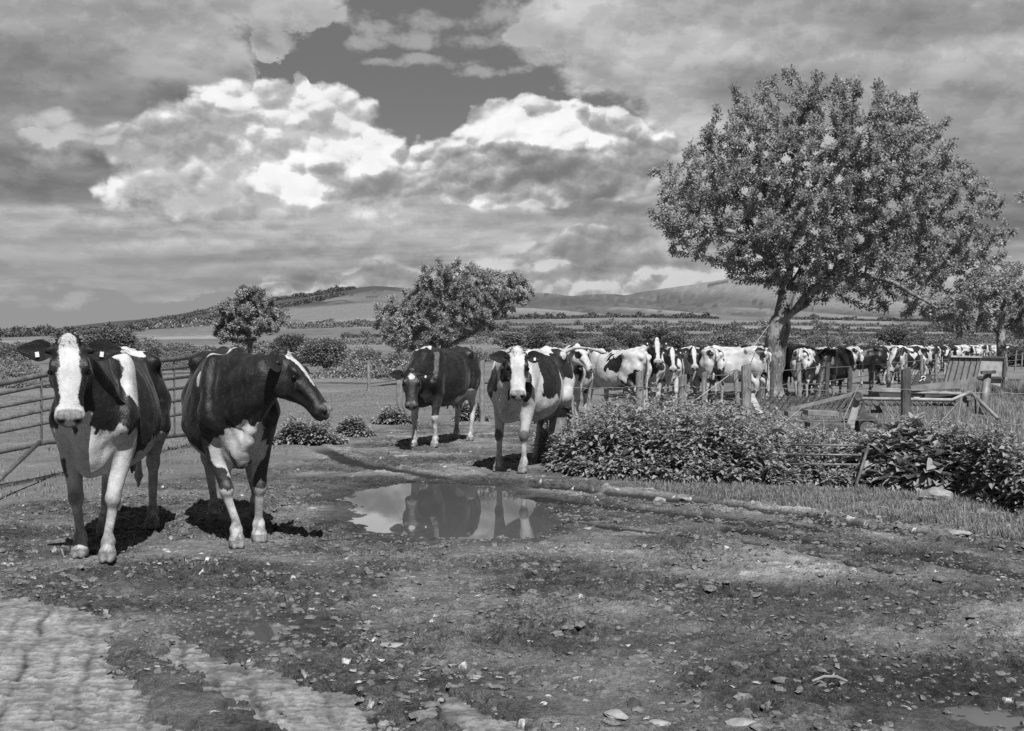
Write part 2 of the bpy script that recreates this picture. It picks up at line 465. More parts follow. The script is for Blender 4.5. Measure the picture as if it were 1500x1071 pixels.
class Field:
    def __init__(s, lo, hi, h):
        s.h = h; s.lo = np.array(lo, float)
        n = np.ceil((np.array(hi) - s.lo) / h).astype(int) + 1
        s.n = n
        s.ax = [s.lo[i] + h * np.arange(n[i]) for i in range(3)]
        s.F = np.full(n, 0.6, np.float32)
    def region(s, lo, hi):
        sl = []
        for i in range(3):
            a = max(0, int((lo[i] - s.lo[i]) / s.h) - 1); b = min(s.n[i], int((hi[i] - s.lo[i]) / s.h) + 3)
            if b <= a: return None
            sl.append(slice(a, b))
        X = s.ax[0][sl[0]][:, None, None].astype(np.float32); Y = s.ax[1][sl[1]][None, :, None].astype(np.float32); Z = s.ax[2][sl[2]][None, None, :].astype(np.float32)
        return tuple(sl), X, Y, Z
    def put(s, lo, hi, fn, k, sub=False):
        m = k + 0.05
        r = s.region(np.array(lo) - m, np.array(hi) + m)
        if r is None: return
        sl, X, Y, Z = r
        d = fn(X, Y, Z)
        a = s.F[sl]
        if sub:
            d = -d
            h = np.clip(k - np.abs(a - d), 0, None) / k
            s.F[sl] = np.maximum(a, d) + h * h * k * 0.25
        else:
            h = np.clip(k - np.abs(a - d), 0, None) / k
            s.F[sl] = np.minimum(a, d) - h * h * k * 0.25
    def cone(s, a, b, r1, r2, k=0.04, sub=False):
        a = np.array(a, np.float32); b = np.array(b, np.float32); ba = b - a; L2 = float(ba @ ba) + 1e-12
        def fn(X, Y, Z):
            px = X - a[0]; py = Y - a[1]; pz = Z - a[2]
            t = np.clip((px * ba[0] + py * ba[1] + pz * ba[2]) / L2, 0, 1)
            return np.sqrt((px - ba[0] * t) ** 2 + (py - ba[1] * t) ** 2 + (pz - ba[2] * t) ** 2) - (r1 + (r2 - r1) * t)
        r = max(r1, r2)
        s.put(np.minimum(a, b) - r, np.maximum(a, b) + r, fn, k, sub)
    def chain(s, pts, rad, k=0.03):
        for i in range(len(pts) - 1):
            s.cone(pts[i], pts[i + 1], rad[i], rad[i + 1], k)
    def ell(s, c, r, k=0.04, R=None, sub=False):
        c = np.array(c, np.float32); r = np.array(r, np.float32)
        def fn(X, Y, Z):
            px = X - c[0]; py = Y - c[1]; pz = Z - c[2]
            if R is not None:
                px, py, pz = (R[0][0] * px + R[0][1] * py + R[0][2] * pz, R[1][0] * px + R[1][1] * py + R[1][2] * pz, R[2][0] * px + R[2][1] * py + R[2][2] * pz)
            k0 = np.sqrt((px / r[0]) ** 2 + (py / r[1]) ** 2 + (pz / r[2]) ** 2)
            k1 = np.sqrt((px / r[0] ** 2) ** 2 + (py / r[1] ** 2) ** 2 + (pz / r[2] ** 2) ** 2) + 1e-6
            return k0 * (k0 - 1) / k1
        rr = r if R is None else np.full(3, r.max())
        s.put(c - rr, c + rr, fn, k, sub)
    def loft(s, org, R, st, k=0.05, p=2.3):
        """sections along local x: rows (x, zbottom, ztop, halfwidth)"""
        org = np.array(org, np.float32); st = np.array(st, np.float64)
        # smooth the stations (monotone-ish cubic) so that no section shows as a crease
        m_ = np.gradient(st[:, 1:], st[:, 0], axis=0); xs0 = st[:, 0]; out = []
        for i in range(len(st) - 1):
            hx_ = xs0[i + 1] - xs0[i]
            for t_ in np.linspace(0, 1, 7)[:-1] if i < len(st) - 2 else np.linspace(0, 1, 7):
                a0 = 2 * t_**3 - 3 * t_**2 + 1; a1 = t_**3 - 2 * t_**2 + t_; a2 = -2 * t_**3 + 3 * t_**2; a3 = t_**3 - t_**2
                out.append(np.concatenate([[xs0[i] + t_ * hx_], a0 * st[i, 1:] + a1 * hx_ * m_[i] + a2 * st[i + 1, 1:] + a3 * hx_ * m_[i + 1]]))
        st = np.array(out, np.float32)
        from_l = []
        for x in (st[0, 0], st[-1, 0]):
            for y in (-st[:, 3].max(), st[:, 3].max()):
                for z in (st[:, 1].min(), st[:, 2].max()):
                    from_l.append(org + np.array([x, y, z]) @ R)
        from_l = np.array(from_l)
        def fn(X, Y, Z):
            px = X - org[0]; py = Y - org[1]; pz = Z - org[2]
            lx = R[0][0] * px + R[0][1] * py + R[0][2] * pz
            ly = R[1][0] * px + R[1][1] * py + R[1][2] * pz
            lz = R[2][0] * px + R[2][1] * py + R[2][2] * pz
            xs = st[:, 0]; xc = np.clip(lx, xs[0], xs[-1])
            zb = np.interp(xc, xs, st[:, 1]); zt = np.interp(xc, xs, st[:, 2]); hw = np.interp(xc, xs, st[:, 3])
            hh = (zt - zb) / 2; cz = (zt + zb) / 2
            rr = (np.abs(ly / hw) ** p + np.abs((lz - cz) / hh) ** p) ** (1 / p)
            d = (rr - 1) * np.minimum(hw, hh)
            ex = np.abs(lx - xc)
            return np.where(ex > 0, np.sqrt(np.maximum(d, 0) ** 2 + ex ** 2) + np.minimum(d, 0) * (ex < 0.03), d).astype(np.float32)
        s.put(from_l.min(0), from_l.max(0), fn, k)
    def mesh(s):
        F = s.F; n = F.shape; S = F < 0
        c = [S[a:n[0] - 1 + a, b:n[1] - 1 + b, d:n[2] - 1 + d] for a in (0, 1) for b in (0, 1) for d in (0, 1)]
        tot = sum(x.astype(np.int8) for x in c)
        act = (tot > 0) & (tot < 8)
        idx = np.full(act.shape, -1, np.int64); I = np.argwhere(act); idx[act] = np.arange(len(I))
        acc = np.zeros((len(I), 3)); cnt = np.zeros(len(I))
        cor = [(a, b, d) for a in (0, 1) for b in (0, 1) for d in (0, 1)]
        for p in range(8):
            for q in range(p + 1, 8):
                A = np.array(cor[p]); B = np.array(cor[q])
                if np.abs(A - B).sum() != 1: continue
                fa = F[tuple((I + A).T)]; fb = F[tuple((I + B).T)]
                m = (fa < 0) != (fb < 0)
                t = fa[m] / (fa[m] - fb[m])
                acc[m] += A + (B - A) * t[:, None]; cnt[m] += 1
        V = s.lo + (I + acc / cnt[:, None]) * s.h
        Q = []
        for ax in range(3):
            sl0 = [slice(None)] * 3; sl1 = [slice(None)] * 3
            sl0[ax] = slice(0, n[ax] - 1); sl1[ax] = slice(1, n[ax])
            a = S[tuple(sl0)]; b = S[tuple(sl1)]
            E = np.argwhere(a != b)
            u, w = [(1, 2), (2, 0), (0, 1)][ax]
            ok = (E[:, u] > 0) & (E[:, w] > 0) & (E[:, u] < n[u] - 1) & (E[:, w] < n[w] - 1)
            E = E[ok]
            e_u = np.zeros(3, int); e_u[u] = 1; e_w = np.zeros(3, int); e_w[w] = 1
            q = np.stack([idx[tuple((E - e_u - e_w).T)], idx[tuple((E - e_w).T)], idx[tuple(E.T)], idx[tuple((E - e_u).T)]], 1)
            fl = ~a[tuple(E.T)]
            q[fl] = q[fl][:, ::-1]
            Q.append(q)
        Q = np.concatenate(Q)
        Q = Q[(Q >= 0).all(1)]
        return V, Q

def head_frame(P, yaw, pitch, roll=0.0):
    cy, sy, cp, sp = math.cos(yaw), math.sin(yaw), math.cos(pitch), math.sin(pitch)
    f = np.array([cp * cy, cp * sy, sp]); s = np.array([-sy, cy, 0.0]); u = np.cross(f, s)
    cr, sr = math.cos(roll), math.sin(roll)
    s2 = cr * s + sr * u; u2 = -sr * s + cr * u
    return np.stack([f, s2, u2])          # rows = local axes

def bez(a, b, c, n=6):
    a, b, c = map(np.array, (a, b, c))
    return [(1 - t) ** 2 * a + 2 * t * (1 - t) * b + t * t * c for t in np.linspace(0, 1, n)]

def build_cow(pose, h=0.012):
    """pose: poll (x,y,z), yaw, pitch (rad), legs {fl,fr,hl,hr: (dx,dy,lift)}, tail list. x forward, y left."""
    fat = pose.get('fat', 1.0)
    P = np.array(pose['poll'], float); R = head_frame(P, pose['yaw'], pose['pitch'], pose.get('roll', 0))
    mz = P + 0.6 * R[0]
    lo = np.minimum([-1.12, -0.56, -0.03], mz - 0.16); hi = np.maximum([0.98, 0.56, 1.58], np.maximum(mz, P) + 0.2)
    tail = pose.get('tail') or [(-0.90, 0, 1.38), (-0.985, 0.0, 1.26), (-0.985, 0.01, 0.95), (-0.96, 0.02, 0.70), (-0.95, 0.02, 0.42)]
    lo = np.minimum(lo, np.min(tail, 0) - 0.06); hi = np.maximum(hi, np.max(tail, 0) + 0.06)
    lo[2] = -0.03
    G = Field(lo, hi, h)
    I3 = np.eye(3)
    # trunk
    G.loft((0, 0, 0), I3, [(-0.90, 1.14, 1.36, 0.11), (-0.82, 1.02, 1.42, 0.19), (-0.66, 0.96, 1.45, 0.235), (-0.50, 0.90, 1.455, 0.26), (-0.38, 0.80, 1.44, 0.275 * fat),
                           (-0.22, 0.69, 1.425, 0.315 * fat), (-0.02, 0.615, 1.42, 0.35 * fat), (0.18, 0.60, 1.42, 0.345 * fat), (0.36, 0.625, 1.43, 0.29 * fat), (0.50, 0.65, 1.45, 0.235),
                           (0.64, 0.68, 1.44, 0.205), (0.75, 0.76, 1.38, 0.17), (0.82, 0.88, 1.28, 0.12)], 0.05, 2.35)
    # belly fullness
    G.ell((0.0, 0, 0.93), (0.46, 0.375 * fat, 0.345), 0.08)
    # spine / withers / loin ridges
    G.chain([(0.56, 0, 1.44), (0.40, 0, 1.452), (0.1, 0, 1.418), (-0.2, 0, 1.42), (-0.5, 0, 1.45), (-0.8, 0, 1.425), (-0.9, 0, 1.385)], [0.035, 0.035, 0.02, 0.02, 0.022, 0.035, 0.035], 0.06)
    for s in (-1, 1):
        # hook, pin, thurl
        G.cone((-0.50, s * 0.16, 1.385), (-0.475, s * 0.235, 1.365), 0.055, 0.040, 0.09)
        G.cone((-0.50, s * 0.23, 1.36), (-0.86, s * 0.12, 1.30), 0.04, 0.045, 0.07)
        G.ell((-0.90, s * 0.115, 1.29), (0.045, 0.04, 0.05), 0.05)
        # flank hollow
        G.ell((-0.33, s * 0.355 * fat, 1.26), (0.13, 0.10, 0.11), 0.10, sub=True)
        # scapula and shoulder
        c, a = math.cos(0.28), math.sin(0.28)
        G.ell((0.52, s * 0.185, 1.14), (0.135, 0.085, 0.31), 0.08, [[c, 0, a], [0, 1, 0], [-a, 0, c]])
        G.ell((0.66, s * 0.185, 0.98), (0.095, 0.075, 0.11), 0.07)
        # neck-shoulder crease
        G.cone((0.74, s * 0.22, 1.02), (0.60, s * 0.205, 1.36), 0.02, 0.015, 0.08, sub=True)
        # girth crease behind the elbow
        G.cone((0.33, s * 0.355 * fat, 0.82), (0.36, s * 0.325 * fat, 1.15), 0.02, 0.012, 0.08, sub=True)
    # ribs: a faint corrugation of the barrel
    X = G.ax[0][:, None, None]; Y = G.ax[1][None, :, None]; Z = G.ax[2][None, None, :]
    xs_ = X + (1.1 - Z) * 0.10
    w = sstep(xs_, -0.28, -0.12) * sstep(xs_, 0.32, 0.16) * sstep(Z, 0.75, 0.92) * sstep(Z, 1.34, 1.2) * sstep(np.abs(Y), 0.2, 0.3)
    G.F -= (0.0009 * np.sin(xs_ * 2 * math.pi / 0.082) * w).astype(np.float32)
    # legs
    L = pose.get('legs', {})
    hoofs = []
    for nm, sx in (('fl', 1), ('fr', -1)):
        dx, dy, lift = L.get(nm, (0, 0, 0))
        y0 = sx * 0.160
        el = (0.50 + dx * 0.15, y0 * 1.12, 0.80)
        kn = (0.555 + dx * 0.62 + lift * 0.6, y0 + dy * 0.5, 0.435 + lift * 0.5)
        fe = (0.535 + dx - lift * 0.5, y0 + dy, 0.135 + lift)
        co = (0.575 + dx - lift * 0.7, y0 + dy, 0.072 + lift)
        G.cone((0.58, y0 * 1.15, 1.0), el, 0.105, 0.080, 0.08)
        G.cone(el, kn, 0.076, 0.047, 0.05)
        G.ell((el[0] - 0.015, el[1], el[2] - 0.07), (0.080, 0.050, 0.13), 0.05)
        G.ell((kn[0] + 0.006, kn[1], kn[2]), (0.056, 0.052, 0.064), 0.025)
        G.cone((kn[0] - 0.004, kn[1], kn[2] - 0.05), (fe[0] + .004, fe[1], fe[2] + 0.06), 0.036, 0.030, 0.03)
        G.cone((kn[0] - 0.026, kn[1], kn[2] - 0.05), (fe[0] - 0.016, fe[1], fe[2] + 0.05), 0.020, 0.021, 0.02)
        G.ell(fe, (0.048, 0.047, 0.05), 0.03)
        hoofs.append((fe, co, lift))
    for nm, sx in (('hl', 1), ('hr', -1)):
        dx, dy, lift = L.get(nm, (0, 0, 0))
        y0 = sx * 0.165
        st = (-0.46 + dx * 0.25, sx * 0.235, 0.86)
        hk = (-0.80 + dx * 0.72, y0 * 0.98 + dy * 0.5, 0.545 + lift * 0.6)
        fe = (-0.745 + dx, y0 + dy, 0.145 + lift)
        co = (-0.700 + dx, y0 + dy, 0.075 + lift)
        c, a = math.cos(0.15), math.sin(0.15)
        G.ell((-0.66, sx * 0.165, 1.08), (0.21, 0.115, 0.30), 0.07, [[c, 0, -a], [0, 1, 0], [a, 0, c]])
        G.cone((-0.60, sx * 0.19, 1.05), st, 0.15, 0.105, 0.08)
        G.cone(st, (hk[0] + 0.01, hk[1], hk[2] + 0.03), 0.098, 0.050, 0.07)
        G.cone((-0.80, sx * 0.13, 1.05), (hk[0] - 0.03, hk[1], hk[2] + 0.10), 0.10, 0.030, 0.08)
        G.cone((hk[0] - 0.045, hk[1], hk[2] + 0.055), hk, 0.026, 0.046, 0.03)
        G.ell(hk, (0.055, 0.045, 0.066), 0.03)
        G.cone(hk, (fe[0] + 0.004, fe[1], fe[2] + 0.05), 0.042, 0.031, 0.03)
        G.cone((hk[0] - 0.03, hk[1], hk[2] - 0.04), (fe[0] - 0.018, fe[1], fe[2] + 0.05), 0.024, 0.021, 0.02)
        G.ell(fe, (0.050, 0.046, 0.052), 0.03)
        hoofs.append((fe, co, lift))
    for fe, co, lift in hoofs:
        G.cone(fe, co, 0.042, 0.044, 0.02)
        for q in (-1, 1):                  # two claws with a cleft
            G.cone((co[0] - 0.018, co[1] + q * 0.026, co[2] - 0.035), (co[0] + 0.044, co[1] + q * 0.024, co[2] - 0.052), 0.037, 0.020, 0.006)
            G.cone((co[0] - 0.01, co[1] + q * 0.026, co[2] - 0.0), (co[0] + 0.02, co[1] + q * 0.025, co[2] - 0.04), 0.034, 0.030, 0.012)
            G.ell((fe[0] - 0.045, fe[1] + q * 0.024, fe[2] - 0.018), (0.018, 0.014, 0.022), 0.01)   # dew claws
    # udder
    if pose.get('udder', True):
        G.ell((-0.42, 0, 0.73), (0.235, 0.165, 0.175), 0.05)
        G.ell((-0.58, 0, 0.78), (0.13, 0.13, 0.17), 0.04)
        for ux, uy in ((-0.33, 0.075), (-0.33, -0.075), (-0.50, 0.06), (-0.50, -0.06)):
            G.cone((ux, uy, 0.60), (ux + 0.01, uy * 1.15, 0.515), 0.022, 0.013, 0.015)
    # neck
    f, sd, u = R
    occ = P + 0.03 * f - 0.105 * u
    thr = P + 0.07 * f - 0.185 * u
    mid = (occ + thr) / 2
    nb = np.array([0.60, 0, 1.30]); nl = np.array([0.72, 0, 1.00]); nm_ = np.array([0.66, 0, 1.15])
    dirn = (P - nb); reach = np.linalg.norm(dirn)
    side = pose.get('bend', 0.5)
    def cp(a, b):
        c = (a + b) / 2
        c = c + np.array([side * abs(b[1] - a[1]) * 0.6, -b[1] * 0.15, 0])
        return c
    for (a, b, r1, r2) in ((nb, occ, 0.118, 0.078), (nm_, mid, 0.155, 0.092), (nl, thr, 0.145, 0.062)):
        pts = bez(a, cp(a, b), b, 7)
        G.chain(pts, list(np.linspace(r1, r2, 7)), 0.07)
    # crest
    # brisket and dewlap
    G.ell((0.74, 0, 0.80), (0.095, 0.075, 0.20), 0.07)
    G.ell((0.62, 0, 0.72), (0.14, 0.10, 0.12), 0.09)
    dl = bez(thr - 0.03 * u + 0.0 * f, cp(thr, nl) + np.array([0.02, 0, -0.13]), (0.80, 0, 0.74), 8)
    G.chain(dl, [0.022, 0.022, 0.022, 0.024, 0.028, 0.034, 0.042, 0.036], 0.045)
    # head: rows x from the poll towards the muzzle
    G.loft(P, R, [(-0.035, -0.10, -0.01, 0.066), (0.0, -0.150, 0.022, 0.097), (0.05, -0.19, 0.036, 0.114), (0.12, -0.215, 0.046, 0.123), (0.19, -0.222, 0.044, 0.123), (0.26, -0.195, 0.034, 0.103),
                  (0.32, -0.160, 0.026, 0.086), (0.38, -0.134, 0.018, 0.079), (0.43, -0.128, 0.008, 0.086), (0.48, -0.126, 0.0, 0.095), (0.515, -0.118, -0.012, 0.088), (0.534, -0.104, -0.028, 0.068)], 0.03, 2.5)
    H = lambda x, y, z: P + x * R[0] + y * R[1] + z * R[2]
    G.ell(H(-0.012, 0, 0.012), (0.05, 0.065, 0.04), 0.03, R)       # poll knob
    for s in (-1, 1):
        G.ell(H(0.165, s * 0.103, 0.018), (0.045, 0.024, 0.026), 0.03, R)   # brow over the eye
        G.ell(H(0.20, s * 0.137, -0.010), (0.024, 0.018, 0.015), 0.012, R, sub=True)
        G.cone(H(0.25, s * 0.085, -0.03), H(0.40, s * 0.062, -0.035), 0.020, 0.012, 0.03)   # cheek ridge
        G.ell(H(0.16, s * 0.093, -0.145), (0.10, 0.035, 0.070), 0.04, R)      # jaw muscle
        G.ell(H(0.36, s * 0.097, -0.085), (0.085, 0.022, 0.028), 0.03, R, sub=True)
        G.ell(H(0.495, s * 0.052, -0.020), (0.040, 0.030, 0.028), 0.018, R)   # nostril wings
        G.ell(H(0.528, s * 0.052, -0.030), (0.022, 0.019, 0.014), 0.008, R, sub=True)
        G.cone(H(0.515, s * 0.05, -0.094), H(0.40, s * 0.074, -0.105), 0.005, 0.005, 0.012, sub=True)   # mouth line
        G.cone(H(0.03, s * 0.085, -0.02), H(0.045, s * 0.135, -0.028), 0.030, 0.022, 0.02)    # ear root
    G.ell(H(0.505, 0, -0.105), (0.040, 0.05, 0.020), 0.02, R)
    G.cone(H(0.535, -0.04, -0.092), H(0.535, 0.04, -0.092), 0.005, 0.005, 0.010, sub=True)
    # tail
    tp = np.array(tail)
    n = len(tp)
    rr = [0.040, 0.027, 0.021, 0.018, 0.014][:n] if n <= 5 else list(np.interp(np.linspace(0, 1, n), [0, .2, .6, 1], [0.036, 0.025, 0.018, 0.014]))
    G.chain(tp, rr, 0.03)
    G.chain([tp[-2] * 0.55 + tp[-1] * 0.45, tp[-1] * 1.0, tp[-1] + (tp[-1] - tp[-2]) * 0.35], [0.016, 0.030, 0.010], 0.03)
    V, Q = G.mesh()
    for it in range(2):         # light relaxing
        E = np.concatenate([Q[:, [0, 1]], Q[:, [1, 2]], Q[:, [2, 3]], Q[:, [3, 0]]])
        acc = np.zeros_like(V); cnt = np.zeros(len(V))
        for a, b in ((0, 1), (1, 0)):
            for c in range(3):
                acc[:, c] += np.bincount(E[:, a], V[E[:, b], c], len(V))
            cnt += np.bincount(E[:, a], minlength=len(V))
        V = V * 0.6 + 0.4 * acc / np.maximum(cnt, 1)[:, None]
    # loose skin: shallow folds and hollows pressed along the normals
    a_ = V[Q[:, 1]] - V[Q[:, 0]]; b_ = V[Q[:, 3]] - V[Q[:, 0]]; fn_ = np.cross(a_, b_)
    nv = np.zeros_like(V)
    for c in range(3):
        for k_ in range(4): nv[:, c] += np.bincount(Q[:, k_], fn_[:, c], len(V))
    nv /= np.linalg.norm(nv, axis=1)[:, None] + 1e-12
    neck = sstep(V[:, 0], 0.50, 0.78) * sstep(V[:, 2], 0.55, 0.75)
    body = sstep(V[:, 2], 0.60, 0.75)
    fold = vnoise3(V @ np.array([[0.9, 0, 0.3], [0, 1.3, 0], [0.5, 0, 0.35]]), 15.0, 31)
    dimp = vnoise3(V, 6.5, 33) + 0.6 * vnoise3(V, 13.0, 34)
    hd_ = ((V - P) @ R.T)[:, 0]
    onh = (hd_ > 0.0) & (np.linalg.norm(V - P, axis=1) < 0.62) & (V[:, 0] > 0.7)
    amp = np.where(onh, 0.0012, 0.0056 * body + 0.0018)
    V = V + nv * (amp * dimp + 0.0080 * neck * fold * ~onh)[:, None]
    hv = (V - P) @ R.T
    inhead = (hv[:, 0] > -0.06) & (hv[:, 0] < 0.56) & (np.abs(hv[:, 1]) < 0.19) & (hv[:, 2] > -0.27) & (hv[:, 2] < 0.09) & ((hv[:, 0] > 0.13) | (hv[:, 2] > -0.14))
    return dict(V=V, Q=Q, hv=hv, head=inhead, P=P, R=R, legs=[x[0] for x in hoofs], pose=pose, tail=tp)

def ear_mesh(side, mat, droop=0.0):
    """cupped leaf-shaped ear with thickness; local x outwards, y backwards, z up"""
    n, m = 11, 9
    V = []; F = []
    for shell in (0, 1):
        for i in range(n):
            t = i / (n - 1)
            w = 0.066 * (max(0.0, math.sin(math.pi * (t * 0.86 + 0.14) ** 0.85)) ** 0.70) + 0.003
            x = 0.205 * t
            for j in range(m):
                a = (j / (m - 1) - 0.5) * 2
                cup = 0.014 * (1 - t * 0.55) * (a * a)
                off = -0.007 if shell else 0.0
                edge = 1 - abs(a) ** 4
                V.append((x, -cup + off * edge + 0.012 * math.sin(t * 2.6), a * w - 0.024 * t * t - 0.004 * math.sin(t * 9 + a)))
    for shell in (0, 1):
        for i in range(n - 1):
            for j in range(m - 1):
                q = [shell * n * m + i * m + j, shell * n * m + (i + 1) * m + j, shell * n * m + (i + 1) * m + j + 1, shell * n * m + i * m + j + 1]
                F.append(q if shell else q[::-1])
    V = np.array(V)
    V[:, 0] *= side
    if side < 0: F = [f[::-1] for f in F]
    return V, np.array(F)

_eye_cache = {}
def uv_sphere(r=1.0, seg=16, ring=10, squash=(1, 1, 1)):
    V = [(0, 0, r)]; F3 = []; F4 = []
    for i in range(1, ring):
        p = math.pi * i / ring
        for j in range(seg):
            a = 2 * math.pi * j / seg
            V.append((r * math.sin(p) * math.cos(a), r * math.sin(p) * math.sin(a), r * math.cos(p)))
    V.append((0, 0, -r))
    for j in range(seg):
        F3.append((0, 1 + j, 1 + (j + 1) % seg)); F3.append((len(V) - 1, 1 + (ring - 2) * seg + (j + 1) % seg, 1 + (ring - 2) * seg + j))
        for i in range(ring - 2):
            F4.append((1 + i * seg + j, 1 + (i + 1) * seg + j, 1 + (i + 1) * seg + (j + 1) % seg, 1 + i * seg + (j + 1) % seg))
    return np.array(V) * np.array(squash), np.array(F3), np.array(F4)

def assemble_cow(C, coat_fn, loc, rz, label, herd=False, tags=(True, True), ear_rot=0.15, earwhite=False, tuft=0.03, eart=(0.0, 0.0)):
    """Empty at the feet > body, two ear (> ear_tag), two eye"""
    V, hv = C['V'], C['hv']
    coat, skin, dark = coat_fn(C)
    coat = coat + np.where(C['head'], 0, 0.035 * vnoise3(V * np.array([1, 1, 0.45]), 13.0, 91) + 0.018 * vnoise3(V * np.array([1, 1, 0.5]), 31.0, 92))
    z = V[:, 2]
    hoof = np.zeros(len(V))
    for fe in C['legs']:
        d = np.hypot(V[:, 0] - fe[0] - 0.03, V[:, 1] - fe[1])
        hoof = np.maximum(hoof, ((d < 0.13) & (z < fe[2] - 0.065)).astype(float))
    mud = np.clip(1 - z / 0.55, 0, 1) ** 1.3 + 0.25 * sstep(z, 0.95, 0.6)
    hx = hv[:, 0]
    muz = C['head'] * sstep(hx - 0.35 * np.clip(np.abs(hv[:, 1]) - 0.045, 0, 1), 0.452, 0.462) * (hv[:, 2] > -0.092) * (np.abs(hv[:, 1]) < 0.078)
    skin = np.maximum(skin, muz)
    for s in (-1, 1):
        c = np.array([0.527, s * 0.052, -0.03]); dd = np.linalg.norm((hv - c) / np.array([1, 1, 1.1]), axis=1)
        dark = np.maximum(dark, C['head'] * sstep(dd, 0.026, 0.014))
        c = np.array([0.20, s * 0.122, -0.008]); dd = np.linalg.norm((hv - c) / np.array([1.3, 1, 0.9]), axis=1)
        dark = np.maximum(dark, C['head'] * sstep(dd, 0.028, 0.021)*0.8)
    free = np.clip((z - 0.62) / 0.25, 0, 1) * (1 - C['head'] * 1.0)
    me = mesh_np('cow_body', V, [C['Q']], MAT_HERD if herd else MAT_COAT, True,
                 dict(coat=coat, skin=skin, dark=dark, hoof=hoof, mud=mud, free=free))
    root = empty('cow', loc, rz)
    tag(root, label, 'cow')
    link('body', me, root)
    P, R = C['P'], C['R']
    for s in (-1, 1):
        E, F = ear_mesh(1, None)
        # outward axis and cup facing forward/down
        rot = eart[0 if s < 0 else 1]
        lx = np.array([0.10, math.cos(0.30 + rot) * s, math.sin(-0.05 + rot)]); lx = lx / np.linalg.norm(lx)
        # cup opens towards the front (muzzle side, slightly forward)
        op = np.array([0.35, 0.15 * s, 0.9]); op -= lx * (op @ lx); op /= np.linalg.norm(op)
        up = np.cross(lx, op)
        A = np.stack([lx, -op, up if s > 0 else -up])        # rows
        W = E @ np.stack([A[0], A[1], A[2]])
        W = W + np.array([0.038, s * 0.115, -0.024])
        coat_e = np.full(len(W), 0.3 if earwhite else -0.3)
        W = P + W @ R
        FF = F if np.linalg.det(A) > 0 else F[:, ::-1]
        n2 = len(W) // 2
        dk = np.full(len(W), 0.6)
        eo = link('ear', mesh_np('cow_ear', W, [FF], MAT_COAT, True, dict(coat=coat_e, skin=np.zeros(len(W)), dark=dk, hoof=np.zeros(len(W)), mud=np.zeros(len(W)))), root)
        if tags[0 if s < 0 else 1]:
            c = np.array([0.038, s * 0.115, -0.024]) + lx * 0.085 + op * 0.012
            b = MB()
            Rm = np.stack([lx, up, op], 1)
            b.box((c - up * 0.022 * (1 if up[0] < 0 else -1)) , (0.024, 0.034, 0.003), Rm)
            tb = np.concatenate(b.v); b.v = [P + tb @ R]
            b.build('ear_tag', MAT_TAGP, eo)
        S, F3, F4 = uv_sphere(0.0190, 14, 10)
        W = P + (S + np.array([0.20, s * 0.1175, -0.008])) @ R
        link('eye', mesh_np('cow_eye', W, [F3, F4], MAT_EYE, True), root)
    return root

def forelock(root, C, rng, dark=0.6, n=170, ln=0.05):
    # curly tuft of hair on the poll
    P, R = C['P'], C['R']; V = []; F3 = []; F4 = []; coat = []
    for i in range(n):
        b = np.array([rng.normal() * 0.020 - 0.01, rng.normal() * 0.036, 0.018 - abs(rng.normal()) * 0.006])
        d = np.array([-0.65 + rng.normal() * 0.5, b[1] * 9 + rng.normal() * 0.5, 0.7 + rng.normal() * 0.3]); d /= np.linalg.norm(d)
        c = np.array([0.8, rng.normal() * 0.7, -0.1]) * 0.5
        L_ = ln * rng.uniform(0.5, 1.2); w = 0.0035
        s_ = np.cross(d, [0.3, 0.2, 0.9]); s_ /= np.linalg.norm(s_)
        pts = [b + d * L_ * q + c * L_ * q * q for q in (0, 0.4, 0.75, 1.0)]
        k = len(V)
        for q, p in enumerate(pts[:3]): V += [p - s_ * w * (1 - .2 * q), p + s_ * w * (1 - .2 * q)]
        V.append(pts[3])
        F4 += [[k, k + 1, k + 3, k + 2], [k + 2, k + 3, k + 5, k + 4]]; F3.append([k + 4, k + 5, k + 6])
        coat += [0.2 if (abs(b[1]) < 0.03 and rng.random() > dark) else -0.2] * 7
    W = P + np.array(V) @ R; z0 = np.zeros(len(W))
    link('forelock', mesh_np('cow_forelock', W, [F4, F3], MAT_COAT, False, dict(coat=np.array(coat), skin=z0, dark=z0, hoof=z0, mud=z0)), root)

def blobs(p, L):
    """signed 'white' value: max over ellipsoids (cx,cy,cz,rx,ry,rz)"""
    r = np.full(len(p), -0.5)
    for b in L:
        c = np.array(b[:3]); q = np.array(b[3:6])
        d = (1 - np.linalg.norm((p - c) / q, axis=1)) * min(q)
        r = np.maximum(r, d)
    return r
# ------------------------------------------------------------------ terrain
def gp(px, py, z=0.0):
    """ground point seen at a photo pixel (level ground)"""
    d = FPX * (CAMZ - z) / (py - HOR)
    return ((px - 750) / FPX * d, d)

TD = np.array([0, 60, 150, 250, 400, 700, 1100, 1700, 2000, 2300, 2600, 3200, 4500, 9000.0])
TP = np.array([-900, -300, 0, 200, 400, 550, 700, 850, 1000, 1140, 1300, 1500, 1900, 2600.0])
